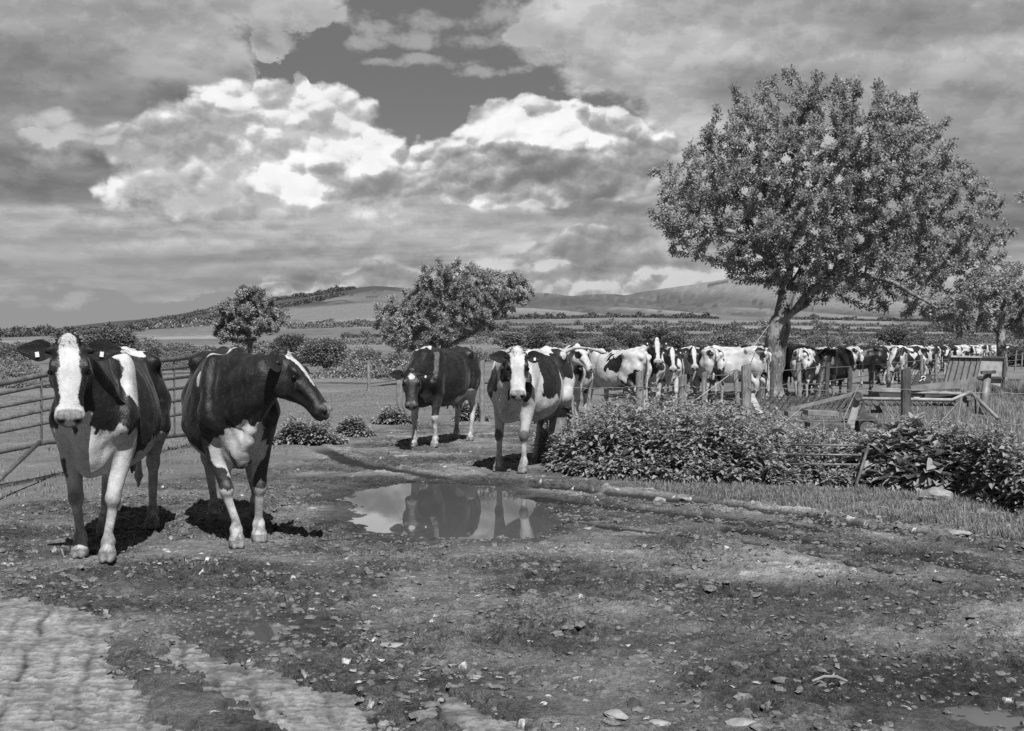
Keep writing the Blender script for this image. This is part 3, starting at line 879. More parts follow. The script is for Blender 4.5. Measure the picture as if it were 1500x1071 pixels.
# photo rows at which each distance shows, per column
_rows = {250: [510] * 3 + [509] * 11, 400: [503, 503, 502, 501, 500, 500, 500, 500, 500, 500, 500, 501, 502, 502],
         700: [499, 499, 498, 495, 491, 489, 489, 489, 489, 489, 490, 491, 494, 497],
         1100: [496, 496, 494, 488, 480, 477, 476, 476, 477, 477, 478, 480, 486, 492],
         1700: [494, 494, 492, 482, 470, 465, 463, 461, 462, 464, 466, 468, 478, 486],
         2000: [493, 493, 491, 478, 460, 452, 453, 451, 452, 452, 455, 460, 470, 480],
         2300: [492, 492, 490, 473, 448, 435, 442, 441, 438, 431, 436, 444, 458, 474],
         2600: [491, 491, 489, 468, 436, 418, 430, 431, 425, 411, 416, 428, 448, 470]}
_Z = np.zeros((len(TD), len(TP)))
for i, d in enumerate(TD):
    if d in _rows:
        _Z[i] = CAMZ + (HOR - np.array(_rows[d])) * d / FPX
_Z[11] = _Z[10] * 0.80; _Z[12] = _Z[10] * 0.4; _Z[13] = 10

def terrain_far(x, y):
    y = np.maximum(y, 1.0)
    px = np.clip(750 + FPX * x / y, TP[0], TP[-1])
    fi = np.interp(y, TD, np.arange(len(TD))); fj = np.interp(px, TP, np.arange(len(TP)))
    i = np.minimum(fi.astype(int), len(TD) - 2); j = np.minimum(fj.astype(int), len(TP) - 2)
    a = fi - i; b = fj - j
    b = b * b * (3 - 2 * b) * 0.5 + b * 0.5
    z = _Z[i, j] * (1 - a) * (1 - b) + _Z[i + 1, j] * a * (1 - b) + _Z[i, j + 1] * (1 - a) * b + _Z[i + 1, j + 1] * a * b
    # coombes and spurs of the down
    h = sstep(y, 1650, 2050) * sstep(y, 2750, 2450)
    xx = x + (y - 1700) * 0.55
    sp = np.abs(perlin2(xx / 210.0, y / 1500.0, 5)) * 2 - 0.55
    z = z + h * (sp * 30.0 + fbm2(x / 90.0, y / 90.0, 3, 8) * 3.0) * sstep(px, 650, 860)
    z = z + fbm2(x / 160.0, y / 160.0, 3, 4) * np.clip((y - 200) / 700, 0, 1) * 1.6 * (1 - h)
    return z

def poly_sd(x, y, pts):
    """signed distance to a polygon (negative inside)"""
    pts = np.array(pts); n = len(pts); d = np.full(x.shape, 1e9); ins = np.zeros(x.shape, bool)
    for i in range(n):
        a = pts[i]; b = pts[(i + 1) % n]; e = b - a
        wx, wy = x - a[0], y - a[1]
        t = np.clip((wx * e[0] + wy * e[1]) / (e @ e), 0, 1)
        d = np.minimum(d, np.hypot(wx - e[0] * t, wy - e[1] * t))
        c = ((a[1] <= y) != (b[1] <= y)) & (x < (b[0] - a[0]) * (y - a[1]) / (b[1] - a[1] + 1e-12) + a[0])
        ins ^= c
    return np.where(ins, -d, d)

def line_d(x, y, pts):
    pts = np.array(pts); d = np.full(x.shape, 1e9)
    for i in range(len(pts) - 1):
        a = pts[i]; e = pts[i + 1] - a
        wx, wy = x - a[0], y - a[1]
        t = np.clip((wx * e[0] + wy * e[1]) / (e @ e), 0, 1)
        d = np.minimum(d, np.hypot(wx - e[0] * t, wy - e[1] * t))
    return d

G_ = lambda L: [gp(*p) for p in L]
PUDDLE = G_([(515, 728), (548, 714), (600, 708), (660, 708), (715, 711), (770, 733), (812, 762), (803, 774), (770, 783), (700, 787), (620, 784), (555, 774), (528, 760), (540, 744)])
PUDDLE2 = G_([(340, 922), (372, 914), (402, 907), (424, 916), (416, 934), (380, 945), (350, 944)])
PUDDLE3 = G_([(1330, 1012), (1420, 1006), (1520, 1020), (1560, 1080), (1480, 1090), (1400, 1060)])
SLAB_A = G_([(-420, 860), (0, 872), (90, 884), (178, 912), (162, 940), (172, 968), (206, 1010), (250, 1062), (330, 1110), (330, 1500), (-1100, 1500)])
SLAB_B = G_([(228, 930), (262, 934), (330, 962), (420, 988), (500, 1018), (640, 1071), (860, 1180), (860, 1500), (700, 1500), (450, 1110), (380, 1050), (312, 1012), (276, 984), (238, 962)])
SLAB_C = G_([(640, 1012), (720, 1044), (800, 1090), (700, 1095), (640, 1050)])
RUTS = [(G_([(800, 713), (900, 723), (1000, 734), (1080, 743), (1160, 753), (1250, 770), (1330, 780)]), 0.18, 0.022),
        (G_([(780, 730), (880, 742), (1000, 755), (1100, 765), (1200, 776)]), 0.15, 0.020),
        (G_([(1080, 776), (1180, 793), (1260, 806), (1400, 828), (1520, 845), (1800, 880)]), 0.12, 0.022),
        (G_([(820, 765), (960, 780), (1080, 792), (1180, 812), (1300, 838)]), 0.05, 0.015),
        (G_([(430, 640), (520, 680), (640, 700)]), 0.16, 0.015)]
VERGE = G_([(880, 702), (1000, 706), (1200, 716), (1330, 722), (1520, 742), (1700, 780), (1560, 800), (1480, 792), (1400, 775), (1300, 760), (1180, 745), (1060, 731), (960, 718)])
TRACK = [(-2.0, 22), (0.8, 22), (1.1, 15.2), (1.0, 12.4), (4.2, 10.8), (12, 7.0), (12, 0), (-8, 0), (-6.5, 8), (-4.6, 11), (-3.0, 14)]

def ground_eval(x, y):
    """height, albedo, wetness"""
    near = sstep(y, 60, 25)
    z = terrain_far(x, y)
    z = z - 0.24 * sstep(-x, 4.2, 6.6) * sstep(y, 7, 10)
    low = fbm2(x / 1.7, y / 1.7, 3, 11)
    sdt = poly_sd(x, y, TRACK) + low * 0.5
    track = sstep(sdt, 0.5, -0.4)
    rough = np.clip(0.70 + 1.5 * fbm2(x / 1.1, y / 0.8, 3, 21), 0.08, 1.35)
    fine = fbm2(x / 0.10, y / 0.10, 4, 31, 0.6)
    med = fbm2(x / 0.33 + fine * 0.12, y / 0.33, 4, 41, 0.6)
    d1, d2, idn = worley2(x / 0.15 + 0.5 * med, y / 0.115 + 0.5 * fine, 51)
    clod = np.clip(0.55 - d1, 0, 1) * (idn > 0.52) * (0.4 + idn)
    e1, e2, ide = worley2(x / 0.055 + 0.3 * fine, y / 0.05, 57)
    crumb = np.clip(0.5 - e1, 0, 1) * (ide > 0.6)
    h1, h2, idh = worley2(x / 0.42 + 0.25 * med, y / 0.36, 61)
    hoof = np.where(idh < 0.62, sstep(h1, 0.34, 0.16) * (0.35 + 0.65 * np.abs(np.sin(h1 * 9))), 0)
    tur = np.abs(fbm2(x / 0.16 + 7, y / 0.12, 3, 45, 0.6))
    mz = low * 0.034 + med * 0.024 * rough - tur * 0.022 * rough + fine * (0.006 + 0.020 * rough) + clod * 0.050 * rough + crumb * 0.030 * (0.2 + rough) - hoof * 0.042 * rough
    flatz = low * 0.03 + med * 0.010 + fine * 0.004
    z = z + near * (mz * track + flatz * (1 - track))
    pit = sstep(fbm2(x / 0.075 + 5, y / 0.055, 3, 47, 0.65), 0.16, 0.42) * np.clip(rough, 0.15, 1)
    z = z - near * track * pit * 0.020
    n_b = fbm2(x / 2.6 + 3, y / 1.1, 4, 71)
    n_c = fbm2(x / 0.5, y / 0.22, 3, 72)
    alb = 0.162 + 0.058 * n_b + 0.034 * n_c + 0.03 * med + 0.02 * fine
    alb = alb - 0.018 * hoof * track + 0.016 * np.clip(rough - 0.8, 0, 1) * 0
    speck = fbm2(x / 0.045, y / 0.06, 3, 48, 0.7)
    alb = alb * (1 - 0.42 * pit) * (1 + 0.45 * np.clip(speck, -0.8, 1)) * (1 + 0.25 * np.clip(clod * 3, 0, 1) - 0.30 * hoof * rough)  # pits take damp and painted cavity shade in their colour
    alb = alb * (1 - 0.34 * sstep(fbm2(x / 0.17, y / 0.13, 4, 49, 0.65), 0.05, 0.35) * np.clip(rough, 0.2, 1))
    dry = sstep(low + 0.5 * n_b + 0.25 * n_c, 0.12, 0.5) * sstep(x, -0.5, 1.0)
    alb = alb + 0.085 * dry
    wet = sstep(n_b * 0.8 + low - rough * 0.25 + 0.10, 0.25, -0.35) * track * 0.75
    wet = np.maximum(wet, 0.5 * sstep(y, 7.0, 5.0) * sstep(-(n_b), -0.1, 0.3))
    # ruts
    for L, w, dep in RUTS:
        d = line_d(x, y, L) + med * 0.045 + fine * 0.02 + 0.05 * low
        c = sstep(d, w, w * 0.72)
        d_far = y - np.interp(x, [p[0] for p in L], [p[1] for p in L])      # the bank is thrown up on the far side
        z = z * (1 - 0.8 * c) - c * dep + 1.1 * dep * (d_far > 0) * np.exp(-((d - w * 1.35) / (w * 0.4)) ** 2) * (0.5 + 0.5 * clod + 0.5 * med)
        alb = alb * (1 - 0.86 * c) * (1 + 0.35 * np.exp(-((d - w * 1.5) / (w * 0.4)) ** 2)); wet = wet * (1 - c) + 0.10 * c
    # puddles
    for P_, dep in ((PUDDLE, 0.10), (PUDDLE2, 0.12), (PUDDLE3, 0.11)):
        sd = poly_sd(x, y, P_) + med * 0.20 + fine * 0.06 - (0.10 if P_ is PUDDLE else 0)
        m = sstep(sd + 0.10 * tur, 0.16, -0.40)
        z = z * (1 - 0.85 * sstep(sd, 0.5, 0.0)) - m * dep
        rim = sstep(sd, 0.6, 0.05)
        alb = alb * (1 - 0.42 * rim); wet = np.maximum(wet, rim * 0.9)
    # concrete shows through where the mud is thin
    for P_ in (SLAB_A, SLAB_B, SLAB_C):
        sd = poly_sd(x, y, P_) + fine * 0.16 + med * 0.14
        m = sstep(sd, 0.06, -0.05)
        z = z * (1 - 0.8 * sstep(sd, 0.4, 0.0)) + 0.016 * sstep(sd, 0.45, 0.08) - m * 0.055
    # chips of pale stone trodden into the yard
    zone = np.clip(sstep(line_d(x, y, G_([(60, 790), (200, 820), (430, 840), (560, 880)])), 1.0, 0.15) + 0.7 * sstep(line_d(x, y, G_([(560, 960), (660, 1010), (900, 1060)])), 0.5, 0.1)
                   + 0.14 * track + 0.5 * sstep(line_d(x, y, G_([(820, 700), (1000, 735), (1400, 770)])), 0.7, 0.2), 0, 1.0)
    g1, g2, idg = worley2(x / 0.060 + 0.3 * fine, y / 0.052, 81)
    chip = (idg < 0.13 * zone + 0.006) * sstep(g1 + 0.25 * fine, 0.38, 0.26)
    g1, g2, idg = worley2(x / 0.12 + 0.35 * fine, y / 0.10, 84)
    chip = np.maximum(chip, (idg < 0.022 * zone) * sstep(g1 + 0.2 * fine, 0.44, 0.30))
    chip = chip * near
    z = z + chip * 0.004
    alb = alb + chip * (0.05 + 0.9 * idg); wet = wet * (1 - chip * 0.7)
    # paddock turf, trodden
    gr = fbm2(x / 0.8, y / 0.45, 4, 91); gr2 = fbm2(x / 5.5, y / 3.0, 3, 92)
    turf = 0.128 + 0.036 * gr + 0.032 * gr2 + 0.014 * fine * near
    # far fields
    px = 750 + FPX * x / np.maximum(y, 1)
    q = np.maximum(y, 1)
    fld = 0.085 + 0.012 * gr2
    fld = np.where((q > 120) & (q < 230), 0.090, fld)
    fld = np.where((q > 230) & (q < 330), 0.11 + 0.02 * (px > 900), fld)
    cells = np.floor((px + (q - 300) * 0.05) / 170.0) + np.floor(np.log(q) / 0.36) * 7
    cid = _hash(cells, cells * 0 + 3, 0, 5) / 65536.0
    fld = np.where((q >= 330) & (q < 1750), 0.072 + 0.062 * cid ** 1.3, fld)
    fld = np.where((q > 380) & (q < 640) & (px < 120), 0.14, fld)                       # pale field, far left
    fld = np.where((q > 560) & (q < 760) & (px > 215) & (px < 318), 0.155, fld)          # pale strip left of the ash
    fld = np.where((q > 780) & (q < 960) & (px > 930) & (px < 1400), 0.155, fld)         # pale strips in mid valley
    fld = np.where((q > 620) & (q < 720) & (px > 1060) & (px < 1400), 0.14, fld)
    fld = fld * (1 + 0.35 * fbm2(x / 22.0, q / 14.0, 4, 99) + 0.25 * fbm2(x / 5.0, q / 3.0, 2, 100))
    down = sstep(q, 1600, 1800)
    dn = fbm2(x / 260.0, q / 190.0, 4, 95)
    scr = fbm2(x / 45.0, q / 45.0, 3, 97)
    xs_ = x + (q - 1700) * 0.55
    spur = np.abs(perlin2(xs_ / 210.0, q / 1500.0, 5)) * 2
    lane = np.exp(-((np.abs(perlin2(xs_ / 150.0 + 9, q / 900.0, 6))) / 0.03) ** 2)
    dwn = 0.062 + 0.040 * dn + 0.026 * scr + 0.055 * sstep(spur, 0.5, 0.95) + 0.03 * lane
    dwn = np.where((scr > 0.30) & (q > 1700), 0.042, dwn)
    wood = sstep(fbm2(x / 120.0, q / 200.0, 3, 98) + (560 - px) / 420.0 + (q - 2250) / 900.0, 0.18, 0.35) * (px < 600)
    dwn = dwn * (1 - wood) + 0.036 * wood
    dwn = np.where((px > 425) & (px < 560) & (q > 1720) & (q < 2150), 0.105, dwn)
    fld = fld * (1 - down) + dwn * down
    far = sstep(y, 75, 130)
    base = turf * (1 - far) + fld * far
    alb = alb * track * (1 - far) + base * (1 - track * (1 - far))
    alb = np.clip(alb * np.where(y > 110, 1.3, 1.0), 0.022, 0.5)
    global _muddy
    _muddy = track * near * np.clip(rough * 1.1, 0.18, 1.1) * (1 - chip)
    return z, alb, np.clip(wet, 0, 1) * near, chip

def ground_z(x, y):
    return float(ground_eval(np.array([x], float), np.array([y], float))[0][0])

def polar_grid(az, rr):
    A, Rr = np.meshgrid(np.tan(az), rr)
    X = (A * Rr); Y = Rr
    n, m = X.shape
    idx = np.arange(n * m).reshape(n, m)
    Q = np.stack([idx[:-1, :-1], idx[:-1, 1:], idx[1:, 1:], idx[1:, :-1]], -1).reshape(-1, 4)
    return X.ravel(), Y.ravel(), Q

def build_ground():
    a1 = math.radians(27)
    az = np.concatenate([np.linspace(-1.2, -a1, 90)[:-1], np.linspace(-a1, a1, 900), np.linspace(a1, 1.2, 90)[1:]])
    rr = [1.2]
    while rr[-1] < 9000:
        r = rr[-1]
        k = 0.012 if r < 3.6 else 0.0030 if r < 11 else 0.0042 if r < 20 else 0.010 if r < 120 else 0.016 if r < 2800 else 0.05
        rr.append(r * (1 + k))
    X, Y, Q = polar_grid(az, np.array(rr))
    z, alb, wet, chip = ground_eval(X, Y)
    m, t, b, out = new_mat("ground")
    P = t.nodes.new('ShaderNodeTexCoord').outputs['Object']
    n1 = noise(t, P, 70.0, 6.0, 0.75)
    n2 = noise(t, P, 14.0, 5.0, 0.65)
    cd = t.nodes.new('ShaderNodeCameraData')
    mu = attr(t, 'muddy')
    ma = noise(t, P, 13.0, 8.0, 0.72, 0.5); mb_ = noise(t, P, 46.0, 6.0, 0.72, 0.3)
    n3 = noise(t, P, 1.7, 6.0, 0.7)
    n4 = noise(t, P, 0.09, 8.0, 0.72)
    al = attr(t, 'alb'); we = attr(t, 'wet')
    v = M(t, 'MULTIPLY', al, SS(t, n1, 0.30, 0.70, 0.58, 1.40))
    v = M(t, 'MULTIPLY', v, SS(t, n2, 0.3, 0.7, 0.80, 1.18))
    v = M(t, 'MULTIPLY', v, SS(t, n3, 0.3, 0.7, 0.84, 1.15))
    v = M(t, 'MULTIPLY', v, SS(t, n4, 0.35, 0.65, 0.86, 1.12))
    v = M(t, 'MULTIPLY', v, M(t, 'SUBTRACT', 1.0, M(t, 'MULTIPLY', we, 0.42)))
    # relief shade painted in along with wet mud: hollows darkened, tops paled
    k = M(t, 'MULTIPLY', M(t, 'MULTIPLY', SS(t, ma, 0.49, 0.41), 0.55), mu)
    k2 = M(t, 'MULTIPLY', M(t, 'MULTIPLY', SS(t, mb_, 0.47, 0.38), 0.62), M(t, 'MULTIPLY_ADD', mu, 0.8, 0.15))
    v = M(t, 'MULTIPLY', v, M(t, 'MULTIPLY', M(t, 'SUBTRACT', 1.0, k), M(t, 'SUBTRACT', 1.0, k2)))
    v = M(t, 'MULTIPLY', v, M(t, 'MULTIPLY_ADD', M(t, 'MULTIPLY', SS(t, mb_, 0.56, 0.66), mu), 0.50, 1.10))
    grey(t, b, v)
    t.links.new(LERP(t, M(t, 'MULTIPLY', we, SS(t, n2, 0.35, 0.6)), 0.92, 0.30), b.inputs['Roughness'])
    b.inputs['Specular IOR Level'].default_value = 0.32
    hb = M(t, 'ADD', M(t, 'ADD', M(t, 'MULTIPLY', n1, 0.5), n2), M(t, 'MULTIPLY', mu, M(t, 'ADD', M(t, 'MULTIPLY', ma, 3.2), M(t, 'MULTIPLY', mb_, 1.3))))
    bump(t, b, hb, 1.0, 0.026)
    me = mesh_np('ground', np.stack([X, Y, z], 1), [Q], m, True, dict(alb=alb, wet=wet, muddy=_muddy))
    tag(link('ground', me), kind='structure')
    # concrete
    m, t, b, out = new_mat("concrete")
    P = t.nodes.new('ShaderNodeTexCoord').outputs['Object']
    n1 = noise(t, P, 42.0, 5.0, 0.7); n2 = noise(t, P, 5.0, 6.0, 0.7, 0.6); n3 = noise(t, P, 1.2, 4.0, 0.6)
    al = attr(t, 'alb')
    v = M(t, 'MULTIPLY', al, SS(t, n1, 0.3, 0.7, 0.72, 1.22))
    v = M(t, 'MULTIPLY', v, SS(t, n2, 0.36, 0.62, 0.66, 1.14))
    v = M(t, 'MULTIPLY', v, SS(t, n3, 0.3, 0.7, 0.85, 1.12))
    grey(t, b, v)
    b.inputs['Roughness'].default_value = 0.88
    bump(t, b, n1, 0.6, 0.01)
    az = np.linspace(-0.62, 0.30, 620)
    rr = np.exp(np.linspace(math.log(1.3), math.log(7.4), 560))
    X, Y, Q = polar_grid(az, rr)
    fine = fbm2(X / 0.06, Y / 0.06, 4, 131, 0.6); med = fbm2(X / 0.5, Y / 0.5, 3, 141)
    # tamped ridges across the slab and drag lines along it
    ph = Y / 0.048 + 1.8 * med + 0.5 * X / 0.2 + 1.1 * perlin2(X / 0.16, Y / 0.09, 3)
    ridge = np.sin(ph * 2 * math.pi * 0.62)
    g = line_d(X, Y, [(-9, 4), (-8, 4)]) * 0
    for i in range(24):
        x0 = -3.1 + i * 0.15
        g = np.maximum(g, np.exp(-((X - x0 - (Y - 4.5) * -0.30 + 0.03 * perlin2(X * 0 + i, Y / 0.3, 7)) / 0.019) ** 2) * (0.4 + 0.6 * ((i * 37) % 5) / 4))
    ra = sstep(X + (Y - 4.4) * 0.4, -0.5, -1.2) * 0.7 + 0.3
    pk = sstep(fbm2(X / 0.035, Y / 0.03, 3, 171, 0.7), 0.12, 0.40)
    Z = -0.012 + 0.0035 * ridge * ra + 0.0042 * fine - 0.006 * pk - 0.006 * g + med * 0.004
    crk = sstep(np.abs(fbm2(X / 0.9 + 4, Y / 0.9, 4, 161)), 0.012, 0.0)
    Z = Z - 0.008 * crk
    alb = (0.205 + 0.045 * med + 0.04 * fine + 0.034 * ridge * ra - 0.125 * g * (0.4 + 0.9 * sstep(fine + med, -0.3, 0.3))) * (1 - 0.42 * pk) * (1 - 0.6 * crk)
    edge = np.minimum(np.minimum(poly_sd(X, Y, SLAB_A), poly_sd(X, Y, SLAB_B)), poly_sd(X, Y, SLAB_C))
    dirt = sstep(fbm2(X / 0.20, Y / 0.09, 5, 151, 0.68) + 0.15 * fine + 0.30 * sstep(edge, -0.25, 0.0), 0.14, 0.36)
    alb = alb * (1 - 0.45 * dirt)
    inside = np.minimum(np.minimum(poly_sd(X, Y, SLAB_A), poly_sd(X, Y, SLAB_B)), poly_sd(X, Y, SLAB_C))
    keep = (inside < 0.14) & (poly_sd(X, Y, PUDDLE2) > 0.05)
    Q = Q[keep[Q].all(1)]
    used = np.unique(Q); remap = np.full(len(X), -1); remap[used] = np.arange(len(used))
    me = mesh_np('concrete_yard', np.stack([X, Y, Z], 1)[used], [remap[Q]], m, True, dict(alb=alb[used]))
    tag(link('concrete_yard', me), kind='structure')
    # puddles
    m, t, b, out = new_mat("puddle_water")
    b.inputs['Base Color'].default_value = (0.07, 0.07, 0.07, 1)
    b.inputs['Roughness'].default_value = 0.015
    b.inputs['IOR'].default_value = 1.38
    P = t.nodes.new('ShaderNodeTexCoord').outputs['Object']
    bump(t, b, noise(t, P, 7.0, 3.0, 0.5), 0.03, 0.003)
    for nm, P_, zz, gr in (('puddle', PUDDLE, -0.020, 0.35), ('puddle', PUDDLE2, -0.022, 0.15), ('puddle', PUDDLE3, -0.052, 0.2)):
        pts = np.array(P_); c = pts.mean(0); d = pts - c; L = np.linalg.norm(d, axis=1, keepdims=True)
        pts = c + d * (1 + gr / L)
        V = np.concatenate([np.column_stack([pts, np.full(len(pts), zz)]), [[c[0], c[1], zz]]])
        F = [[i, (i + 1) % len(pts), len(pts)] for i in range(len(pts))]
        tag(link(nm, mesh_np(nm, V, [np.array(F)], m)), kind='structure')
build_ground()
# ------------------------------------------------------------------ foliage
def leaf_material(name, v, var=0.3, trans=0.35, rough=0.5, pale=0.0):
    m = bpy.data.materials.new(name); m.use_nodes = True
    t = m.node_tree; t.nodes.clear()
    out = t.nodes.new('ShaderNodeOutputMaterial')
    a = attr(t, 'tone')          # leaf's own random
    c = SS(t, a, 0.0, 1.0, v * (1 - var), v * (1 + var))
    if pale:
        c = LERP(t, SS(t, a, 1 - pale, 1 - pale + 0.01), c, 0.42)
    cc = N(t, 'ShaderNodeCombineColor', {0: c, 1: c, 2: c}).outputs[0]
    b = N(t, 'ShaderNodeBsdfPrincipled', {'Base Color': cc, 'Roughness': rough, 'Specular IOR Level': 0.35})
    tr = N(t, 'ShaderNodeBsdfTranslucent', {'Color': cc})
    mx = N(t, 'ShaderNodeMixShader', {0: trans})
    t.links.new(b.outputs[0], mx.inputs[1]); t.links.new(tr.outputs[0], mx.inputs[2])
    t.links.new(mx.outputs[0], out.inputs[0])
    return m

def rand_unit(n, rng):
    v = rng.normal(size=(n, 3)); return v / np.linalg.norm(v, axis=1)[:, None]

def leaves_mesh(name, P, Dr, Nm, L, W, mat, rng, fold=0.25, seg6=False, tone=None):
    """one pointed, folded leaf per row. P base, Dr direction, Nm approx normal"""
    n = len(P)
    Dr = Dr / np.linalg.norm(Dr, axis=1)[:, None]
    S = np.cross(Dr, Nm); S /= np.linalg.norm(S, axis=1)[:, None] + 1e-9
    U = np.cross(S, Dr)
    L = np.broadcast_to(L, (n,))[:, None]; W = np.broadcast_to(W, (n,))[:, None]
    tone = rng.random(n) if tone is None else tone
    if not seg6:
        V = np.stack([P, P + Dr * L * 0.5 + S * W * 0.5 + U * W * fold, P + Dr * L, P + Dr * L * 0.5 - S * W * 0.5 + U * W * fold], 1)
        b = np.arange(n)[:, None] * 4
        F = np.concatenate([b + [0, 1, 2], b + [0, 2, 3]])
        k = 4
    else:
        mid1 = P + Dr * L * 0.33; mid2 = P + Dr * L * 0.70 - U * L * 0.05
        V = np.stack([P, mid1 + S * W * 0.5 + U * W * fold, mid2 + S * W * 0.32 + U * W * fold * .6, P + Dr * L - U * L * 0.16, mid2 - S * W * 0.32 + U * W * fold * .6, mid1 - S * W * 0.5 + U * W * fold, mid1, mid2], 1)
        b = np.arange(n)[:, None] * 8
        F3 = np.concatenate([b + [0, 1, 6], b + [0, 6, 5], b + [2, 3, 7], b + [7, 3, 4]])
        F4 = np.concatenate([b + [1, 2, 7, 6], b + [6, 7, 4, 5]])
        k = 8
        return mesh_np(name, V.reshape(-1, 3), [F3, F4], mat, False, dict(tone=np.repeat(tone, k)))
    return mesh_np(name, V.reshape(-1, 3), [F], mat, False, dict(tone=np.repeat(tone, k)))

MAT_LEAF = leaf_material("apple_leaf", 0.34, 0.42, 0.46, 0.42, 0.05)
MAT_LEAF2 = leaf_material("ash_leaf", 0.28, 0.35, 0.3)
MAT_BUSH = leaf_material("bush_leaf", 0.20, 0.35, 0.3, 0.6)
MAT_BUSHD = leaf_material("dark_bush_leaf", 0.12, 0.35, 0.25, 0.6)
MAT_BUSHP = leaf_material("hawthorn_leaf", 0.18, 0.35, 0.25, 0.6, 0.22)
MAT_NETTLE = leaf_material("nettle_leaf", 0.24, 0.42, 0.34, 0.62)
MAT_GRASS = leaf_material("grass_blade", 0.24, 0.35, 0.35, 0.5)
MAT_BARK = None

def bark_material(name, lo, hi, sc=6.0):
    m, t, b, out = new_mat(name)
    P = t.nodes.new('ShaderNodeTexCoord').outputs['Object']
    mp = N(t, 'ShaderNodeMapping', {'Vector': P, 'Scale': (1, 1, 0.28)}).outputs[0]
    n = noise(t, mp, sc * 3, 6.0, 0.7, 0.5); n2 = noise(t, P, sc * 0.45, 5.0, 0.6)
    v = SS(t, n, 0.32, 0.68, lo, hi)
    v = LERP(t, SS(t, n2, 0.52, 0.62), v, hi * 1.25)
    grey(t, b, v); b.inputs['Roughness'].default_value = 0.85
    bump(t, b, n, 0.9, 0.04)
    return m
MAT_BARK = bark_material("bark", 0.045, 0.21)
MAT_TWIG = bark_material("twig_bark", 0.035, 0.09)

def in_env(p, env):
    m = np.zeros(len(p), bool)
    for c, r in env:
        m |= (((p - np.array(c)) / np.array(r)) ** 2).sum(1) < 1
    return m

def grow_tree(trunk, limbs, env, nattr, step, infl, kill, rng, iters=70, shell=0.0, jitter=0.25):
    """trunk: [(x,y,z)], limbs: [start index in trunk, [points]]; space colonisation inside the ellipsoid envelope"""
    nodes = []; par = []
    def add(p, q):
        nodes.append(np.array(p, float)); par.append(q); return len(nodes) - 1
    last = -1; tid = []
    for i, p in enumerate(trunk):
        if last >= 0:
            a = nodes[last]; n = max(1, int(np.linalg.norm(np.array(p) - a) / step))
            for k in range(1, n + 1):
                last = add(a + (np.array(p) - a) * k / n, last)
        else:
            last = add(p, -1)
        tid.append(last)
    for si, pts in limbs:
        last = tid[si]
        for p in pts:
            a = nodes[last]; n = max(1, int(np.linalg.norm(np.array(p) - a) / step))
            for k in range(1, n + 1):
                q = a + (np.array(p) - a) * k / n + rng.normal(size=3) * step * 0.10
                last = add(q, last)
    lo = np.min([np.array(c) - np.array(r) for c, r in env], 0); hi = np.max([np.array(c) + np.array(r) for c, r in env], 0)
    A = []
    while sum(len(a) for a in A) < nattr:
        p = rng.uniform(lo, hi, (nattr, 3)); A.append(p[in_env(p, env)])
    A = np.concatenate(A)[:nattr]
    k_ = nattr // 28 if nattr > 4000 else 12; o_ = A[rng.integers(0, len(A), k_)]; cc_ = np.mean([c for c, r in env], 0)
    ci = rng.integers(0, len(env), k_); ec = np.array([env[i][0] for i in ci]); er = np.array([env[i][1] for i in ci])
    uu = rand_unit(k_, rng); uu[:, 2] = np.abs(uu[:, 2]) * 1.0 - 0.15
    extra = ec + uu / np.linalg.norm(uu, axis=1)[:, None] * er * rng.uniform(1.02, 1.16, k_)[:, None]
    # uneven crown: drop attractors in a few hollows
    hn = vnoise3(A, 0.55 / max(step / 0.25, 0.4), 3)
    A = np.concatenate([A[hn > -0.55], extra])
    fixed = len(nodes)
    nstart = max(0, tid[-1] - 3)
    for it in range(iters):
        kd = kdtree.KDTree(len(nodes))
        for i, p in enumerate(nodes):
            kd.insert(p, i)
        kd.balance()
        pull = {}; keep = np.ones(len(A), bool)
        for i, a in enumerate(A):
            co, idx, d = kd.find(a)
            if d < kill: keep[i] = False
            elif d < infl * (3 if it < 12 else 1) and (idx >= nstart):
                v = (a - nodes[idx]) / d
                pull[idx] = pull.get(idx, 0) + v
        A = A[keep]
        if not pull: break
        for idx, v in pull.items():
            nv = np.linalg.norm(v)
            if nv < 1e-6: continue
            v = v / nv + rng.normal(size=3) * jitter
            add(nodes[idx] + v / np.linalg.norm(v) * step, idx)
        if len(A) < 5: break
    nodes = np.array(nodes); par = np.array(par)
    n = len(nodes)
    kids = [[] for _ in range(n)]
    for i, p in enumerate(par):
        if p >= 0: kids[p].append(i)
    return nodes, par, kids

def tree_meshes(nodes, par, kids, r_tip, expo, trunk_r, seg=6):
    n = len(nodes)
    w = np.zeros(n)
    for i in range(n - 1, -1, -1):
        w[i] = r_tip ** expo if not kids[i] else sum(w[k] for k in kids[i])
    r = w ** (1 / expo)
    r = r * (trunk_r / r[0]) if r[0] > trunk_r else r * (trunk_r / r[0]) ** np.clip(r / r[0], 0, 1)
    r = np.maximum(r, r_tip)
    mb = MB()
    def chain(i, start):
        pts = []; rad = []
        if start >= 0: pts.append(nodes[start]); rad.append(min(r[start], r[i] * 1.25))
        while True:
            pts.append(nodes[i]); rad.append(r[i])
            if not kids[i]: break
            ks = sorted(kids[i], key=lambda k: -w[k])
            for k in ks[1:]: todo.append((k, i))
            i = ks[0]
        return pts, rad
    todo = [(0, -1)]
    while todo:
        i, s = todo.pop()
        pts, rad = chain(i, s)
        if len(pts) > 1:
            mx = max(rad)
            sg = 12 if mx > 0.12 else 6 if mx > 0.02 else 3
            mb.tube(pts, rad, sg, caps=False)
    return mb, r

